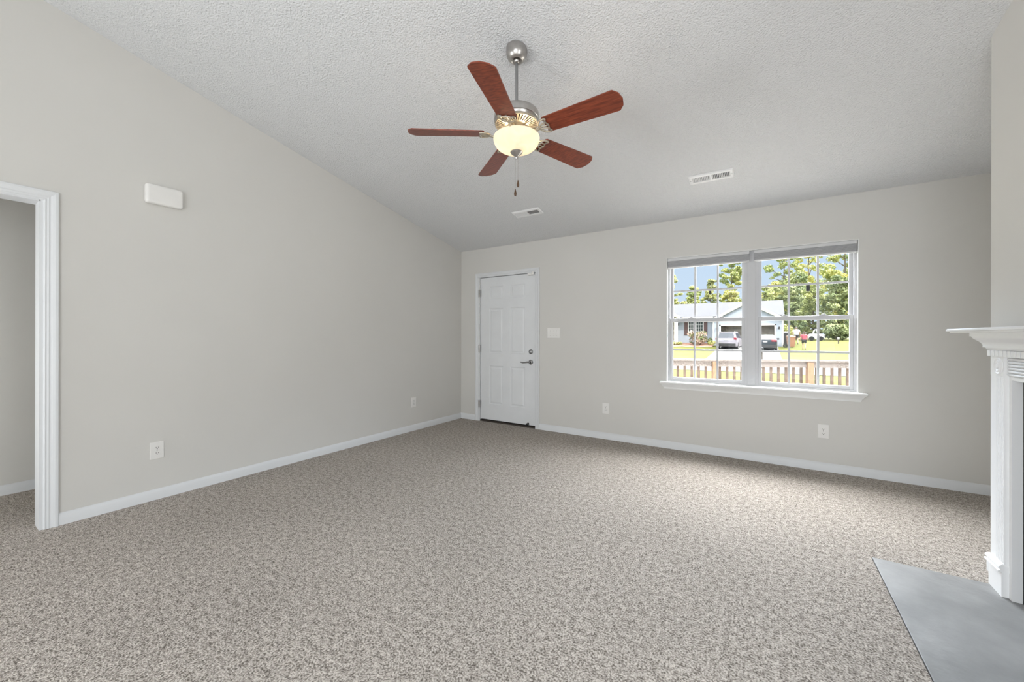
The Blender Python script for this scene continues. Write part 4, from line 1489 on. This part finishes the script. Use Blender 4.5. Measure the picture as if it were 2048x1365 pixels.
# ------------------------------------------------------------------ bins
def make_bin(name, loc, w, h, rz, body, lid, label):
    t = thing(name, (loc[0], loc[1], ground(loc[1])), label, 'bin', None, rz, local=True)
    b = MB()
    hw = w / 2
    b.loft([[(-hw * .8, -hw * .8, .05), (hw * .8, -hw * .8, .05), (hw * .8, hw * .8, .05), (-hw * .8, hw * .8, .05)], [(-hw, -hw, h - .05), (hw, -hw, h - .05), (hw, hw, h - .05), (-hw, hw, h - .05)]])
    b.build('bin_body', body, t)
    b = MB()
    b.loft([[(-hw * 1.06, -hw * 1.1, h - .06), (hw * 1.06, -hw * 1.1, h - .06), (hw * 1.06, hw * 1.1, h - .06), (-hw * 1.06, hw * 1.1, h - .06)],
            [(-hw * 1.04, -hw * 1.05, h), (hw * 1.04, -hw * 1.05, h), (hw * 1.04, hw * 1.1, h + .02), (-hw * 1.04, hw * 1.1, h + .02)],
            [(-hw * .8, -hw * .6, h + .05), (hw * .8, -hw * .6, h + .05), (hw * .8, hw * .8, h + .06), (-hw * .8, hw * .8, h + .06)]])
    b.build('bin_lid', lid, t)
    for s_ in (-1, 1):
        b = MB()
        mt = Matrix.Translation((s_ * hw * .85, hw * .8, .10)) @ Matrix.Rotation(PI / 2, 4, 'Y')
        b.lathe([(0, -.03), (.10, -.03), (.10, .03), (0, .03)], 14, mt)
        b.build('bin_wheel', M['tyre'], t)
    return t
make_bin('wheeled_bin', (2.28, 46.3), .62, 1.05, .2, M['bin'], M['bin'], 'terracotta wheeled bin at the right corner of the garage')
make_bin('dark_bin', (1.98, 47.6), .55, 1.38, 0, M['black_out'], M['suv_paint'], 'dark bin standing behind the terracotta one by the garage corner')
# planter / stone at its foot
t = thing('garden_hose_reel', (1.82, 45.7, ground(45.7)), 'small dark hose reel on the grass left of the terracotta bin', 'hose reel', None, 0, local=True)
b = MB()
b.lathe([(.10, -.10), (.20, -.10), (.20, -.08), (.12, -.07), (.12, .07), (.20, .08), (.20, .10), (.10, .10)], 16, Matrix.Translation((0, 0, .20)) @ Matrix.Rotation(PI / 2, 4, 'X'))
b.build('reel_drum', M['black_out'], t)
b = MB()
b.tube([(-.12, -.12, 0), (0, -.12, .2), (.12, -.12, 0)], .015, 5).tube([(-.12, .12, 0), (0, .12, .2), (.12, .12, 0)], .015, 5)
b.build('reel_stand', M['black_out'], t)

# ------------------------------------------------------------------ trailer, markers
t = thing('boat_trailer', (5.55, 61.5, ground(61.5)), 'white trailer with an arched frame at the far edge of the lawn', 'trailer', None, 0, local=True)
b = MB()
b.loft([[(-.75, -.5, .28), (.75, -.5, .28), (.75, .8, .28), (-.75, .8, .28)], [(-.72, -.55, .72), (.70, -.55, .72), (.70, .85, .72), (-.72, .85, .72)], [(-.5, -.4, .86), (.5, -.4, .86), (.5, .7, .86), (-.5, .7, .86)]])
b.build('trailer_body', M['trailer'], t)
b = MB()
b.tube([(-.26, -.2, .84), (-.22, -.2, 1.15), (-.10, -.2, 1.36), (.04, -.2, 1.36), (.14, -.2, 1.15), (.20, -.2, .84)], .07, 8)
b.build('arch_frame', M['trailer'], t, True)
for s_ in (-.45, .45):
    b = MB()
    b.lathe([(.12, .06), (.26, .06), (.28, 0), (.26, -.06), (0, -.06)], 16, Matrix.Translation((s_, -.58, .28)) @ Matrix.Rotation(PI / 2, 4, 'X'))
    b.build('trailer_wheel', M['tyre'], t)
b = MB()
b.tube([(-.75, -.3, .35), (-1.25, -.3, .32)], .03, 6).tube([(.75, .4, .75), (.85, -.5, .75), (.82, -.5, .3)], .025, 6)
b.build('tow_bar', M['trailer'], t)
t = thing('wire_fence', (4.6, 63.4, ground(63.4)), 'low grey wire fence behind the walking people', 'fence', None, 0, local=True)
for k in range(6):
    b = MB()
    b.tube([(-2 + .8 * k, 0, -.1), (-2 + .8 * k, 0, .95)], .03, 6)
    b.build('fence_post', M['wire'], t)
b = MB()
for z in (.25, .5, .75, .92):
    b.tube([(-2, 0, z), (2, 0, z)], .018 if z > .9 else .008, 5)
b.build('fence_wire', M['wire'], t)
t = thing('yard_marker', (5.58, 44.0, ground(44)), 'short white capped utility marker post in the lawn', 'marker post', None, 0, local=True)
t.location.z = .75
b = MB()
b.box(-.05, .05, -.05, .05, -.42, .12)
b.build('marker_post', M['wood_post'], t)
b = MB()
b.box(-.09, .09, -.06, .06, .12, .40, .02)
b.build('marker_cap', M['plate_out'], t)
bpy.data.objects['yard_marker'].location = (9.30, 66 - 1.2, ground(64.8) + .28)
bpy.data.objects['yard_marker'].location = (6.55, 52.0, ground(52) + .30)
t = thing('mailbox', (-.05, 24.0, ground(24)), 'dark mailbox on a wooden post at the street edge', 'mailbox', None, 0, local=True)
b = MB()
b.box(-.05, .05, -.05, .05, 0, .92)
b.build('mailbox_post', M['wood_post'], t)
b = MB()
prof = [(-.09, .92), (.09, .92), (.09, 1.03)] + [(.09 * math.cos(PI * k / 8), 1.03 + .09 * math.sin(PI * k / 8)) for k in range(1, 8)] + [(-.09, 1.03)]
b.prism(prof, 'y', -.22, .25)
b.build('mailbox_box', M['black_out'], t)

# ------------------------------------------------------------------ two people walking away over the lawn
def skin_mesh(name, pts, edges, radii, material, parent, root=0, sub=2):
    me = bpy.data.meshes.new(name)
    me.from_pydata(pts, edges, [])
    o = bpy.data.objects.new(name, me)
    COL.objects.link(o)
    md = o.modifiers.new('skin', 'SKIN')
    sv = me.skin_vertices[0].data if me.skin_vertices else None
    if sv is None:
        bm = bmesh.new(); bm.from_mesh(me); bm.verts.layers.skin.verify(); bm.to_mesh(me); bm.free()
        sv = me.skin_vertices[0].data
    for i, r in enumerate(radii):
        sv[i].radius = r if isinstance(r, tuple) else (r, r)
        sv[i].use_root = (i == root)
    md.use_smooth_shade = True
    ss = o.modifiers.new('sub', 'SUBSURF')
    ss.levels = ss.render_levels = sub
    me.materials.append(material)
    o.parent = parent
    return o

def make_person(loc, rz, height, stoc, label, shirt, shorts, hair, female):
    t = thing('person', (loc[0], loc[1], ground(loc[1])), label, 'person', None, rz, local=True)
    k = height / 1.75
    S = lambda x, y, z: (x * k, y * k, z * k)
    w = stoc
    # +Y is the walking direction
    pts = [S(0, 0, .93), S(0, .01, 1.10), S(0, .02, 1.28), S(0, .02, 1.42), S(0, .035, 1.51), S(0, .05, 1.60), S(0, .055, 1.69),
           S(-.10, 0, .90), S(-.10, .16, .50), S(-.10, .10, .09), S(-.10, .24, .03),
           S(.10, 0, .90), S(.10, -.04, .50), S(.10, -.24, .14), S(.10, -.16, .03),
           S(-.19, .02, 1.40), S(-.24 * w, -.06, 1.14), S(-.26 * w, .02, .90), S(-.265 * w, .06, .82),
           S(.19, .02, 1.40), S(.24 * w, .06, 1.14), S(.26 * w, .18, .92), S(.265 * w, .24, .85),
           S(0, .155, 1.595)]
    edges = [(0, 1), (1, 2), (2, 3), (3, 4), (4, 5), (5, 6), (0, 7), (7, 8), (8, 9), (9, 10), (0, 11), (11, 12), (12, 13), (13, 14),
             (3, 15), (15, 16), (16, 17), (17, 18), (3, 19), (19, 20), (20, 21), (21, 22), (5, 23)]
    rad = [(.15 * w, .11), (.145 * w, .11), (.16 * w, .115), (.11, .08), (.055, .055), (.085, .10), (.07, .08),
           (.085, .09), (.058, .06), (.042, .042), (.04, .03), (.085, .09), (.058, .06), (.042, .042), (.04, .03),
           .062 * w, .044, .032, .034, .062 * w, .044, .032, .034, .018]
    # five fingers on each hand
    for s_, base, d in ((-1, 18, Vector((0, .03, -.08))), (1, 22, Vector((0, .05, -.07)))):
        bp_ = Vector(pts[base]) / k
        for q in range(4):
            off = Vector((0, -.028 + .018 * q, 0))
            a = len(pts)
            pts += [tuple((bp_ + off + d * .35) * k), tuple((bp_ + off + d * (.95 - .1 * abs(q - 1.5)) + Vector((-s_ * .012, 0, 0))) * k)]
            edges += [(base, a), (a, a + 1)]
            rad += [.010, .007]
        a = len(pts)
        pts += [tuple((bp_ + Vector((-s_ * .01, .035, -.01))) * k), tuple((bp_ + Vector((-s_ * .02, .055, -.045))) * k)]
        edges += [(base, a), (a, a + 1)]
        rad += [.011, .008]
    sc_ = lambda r: tuple(c * k for c in r) if isinstance(r, tuple) else r * k
    skin_mesh('body', pts, edges, [sc_(r) for r in rad], M['skin'], t)
    # shirt
    sp = [S(0, 0, .90), S(0, .0, 1.05), S(0, .02, 1.24), S(0, .02, 1.38), S(0, .03, 1.455), S(-.185, .02, 1.40), S(-.235 * w, -.045, 1.18), S(.185, .02, 1.40), S(.235 * w, .045, 1.18)]
    se = [(0, 1), (1, 2), (2, 3), (3, 4), (3, 5), (5, 6), (3, 7), (7, 8)]
    sr = [(.185 * w, .135), (.175 * w, .13), (.19 * w, .135), (.135, .10), (.065, .065), .085 * w, .070, .085 * w, .070]
    if female:
        se, sp, sr = [e for e in se], sp, sr[:6] + [.062] + [sr[7]] + [.062]
    skin_mesh('shirt', sp, se, [sc_(r) for r in sr], shirt, t)
    sp = [S(0, 0, .96), S(-.10, 0, .88), S(-.105, .10, .60), S(.10, 0, .88), S(.105, -.03, .60)]
    se = [(0, 1), (1, 2), (0, 3), (3, 4)]
    sr = [(.165 * w, .13), (.112, .118), (.092, .098), (.112, .118), (.092, .098)]
    skin_mesh('shorts', sp, se, [sc_(r) for r in sr], shorts, t)
    b = MB()
    b.ball(S(0, .035, 1.66), (.094 * k, .108 * k, .098 * k), 18, 12)
    if female:
        b.ball(S(0, -.04, 1.56), (.060 * k, .050 * k, .11 * k), 14, 10)
    b.build('hair', hair, t, True)
    for (x, y, z) in ((-.10, .20, .035), (.10, -.19, .055)):
        b = MB()
        b.ball(S(x, y, z), (.052 * k, .135 * k, .045 * k), 14, 8)
        b.build('shoe', M['shoe'], t, True)
    for (s_, y) in ((-1, .135), (1, .135)):
        b = MB()
        b.ball(S(s_ * .092, .045, 1.60), (.014 * k, .028 * k, .034 * k), 10, 6)
        b.build('ear', M['skin'], t, True)
    return t
make_person((2.92, 50.0), 0.05, 1.80, 1.22, 'person in a white shirt and black shorts walking away over the lawn', M['white_shirt'], M['black_cloth'], M['hair_grey'], False)
make_person((3.14, 44.0), -.10, 1.62, 1.12, 'person in a pink red shirt and dark shorts walking behind the white shirted one', M['pink_shirt'], M['black_cloth'], M['hair_brown'], True)
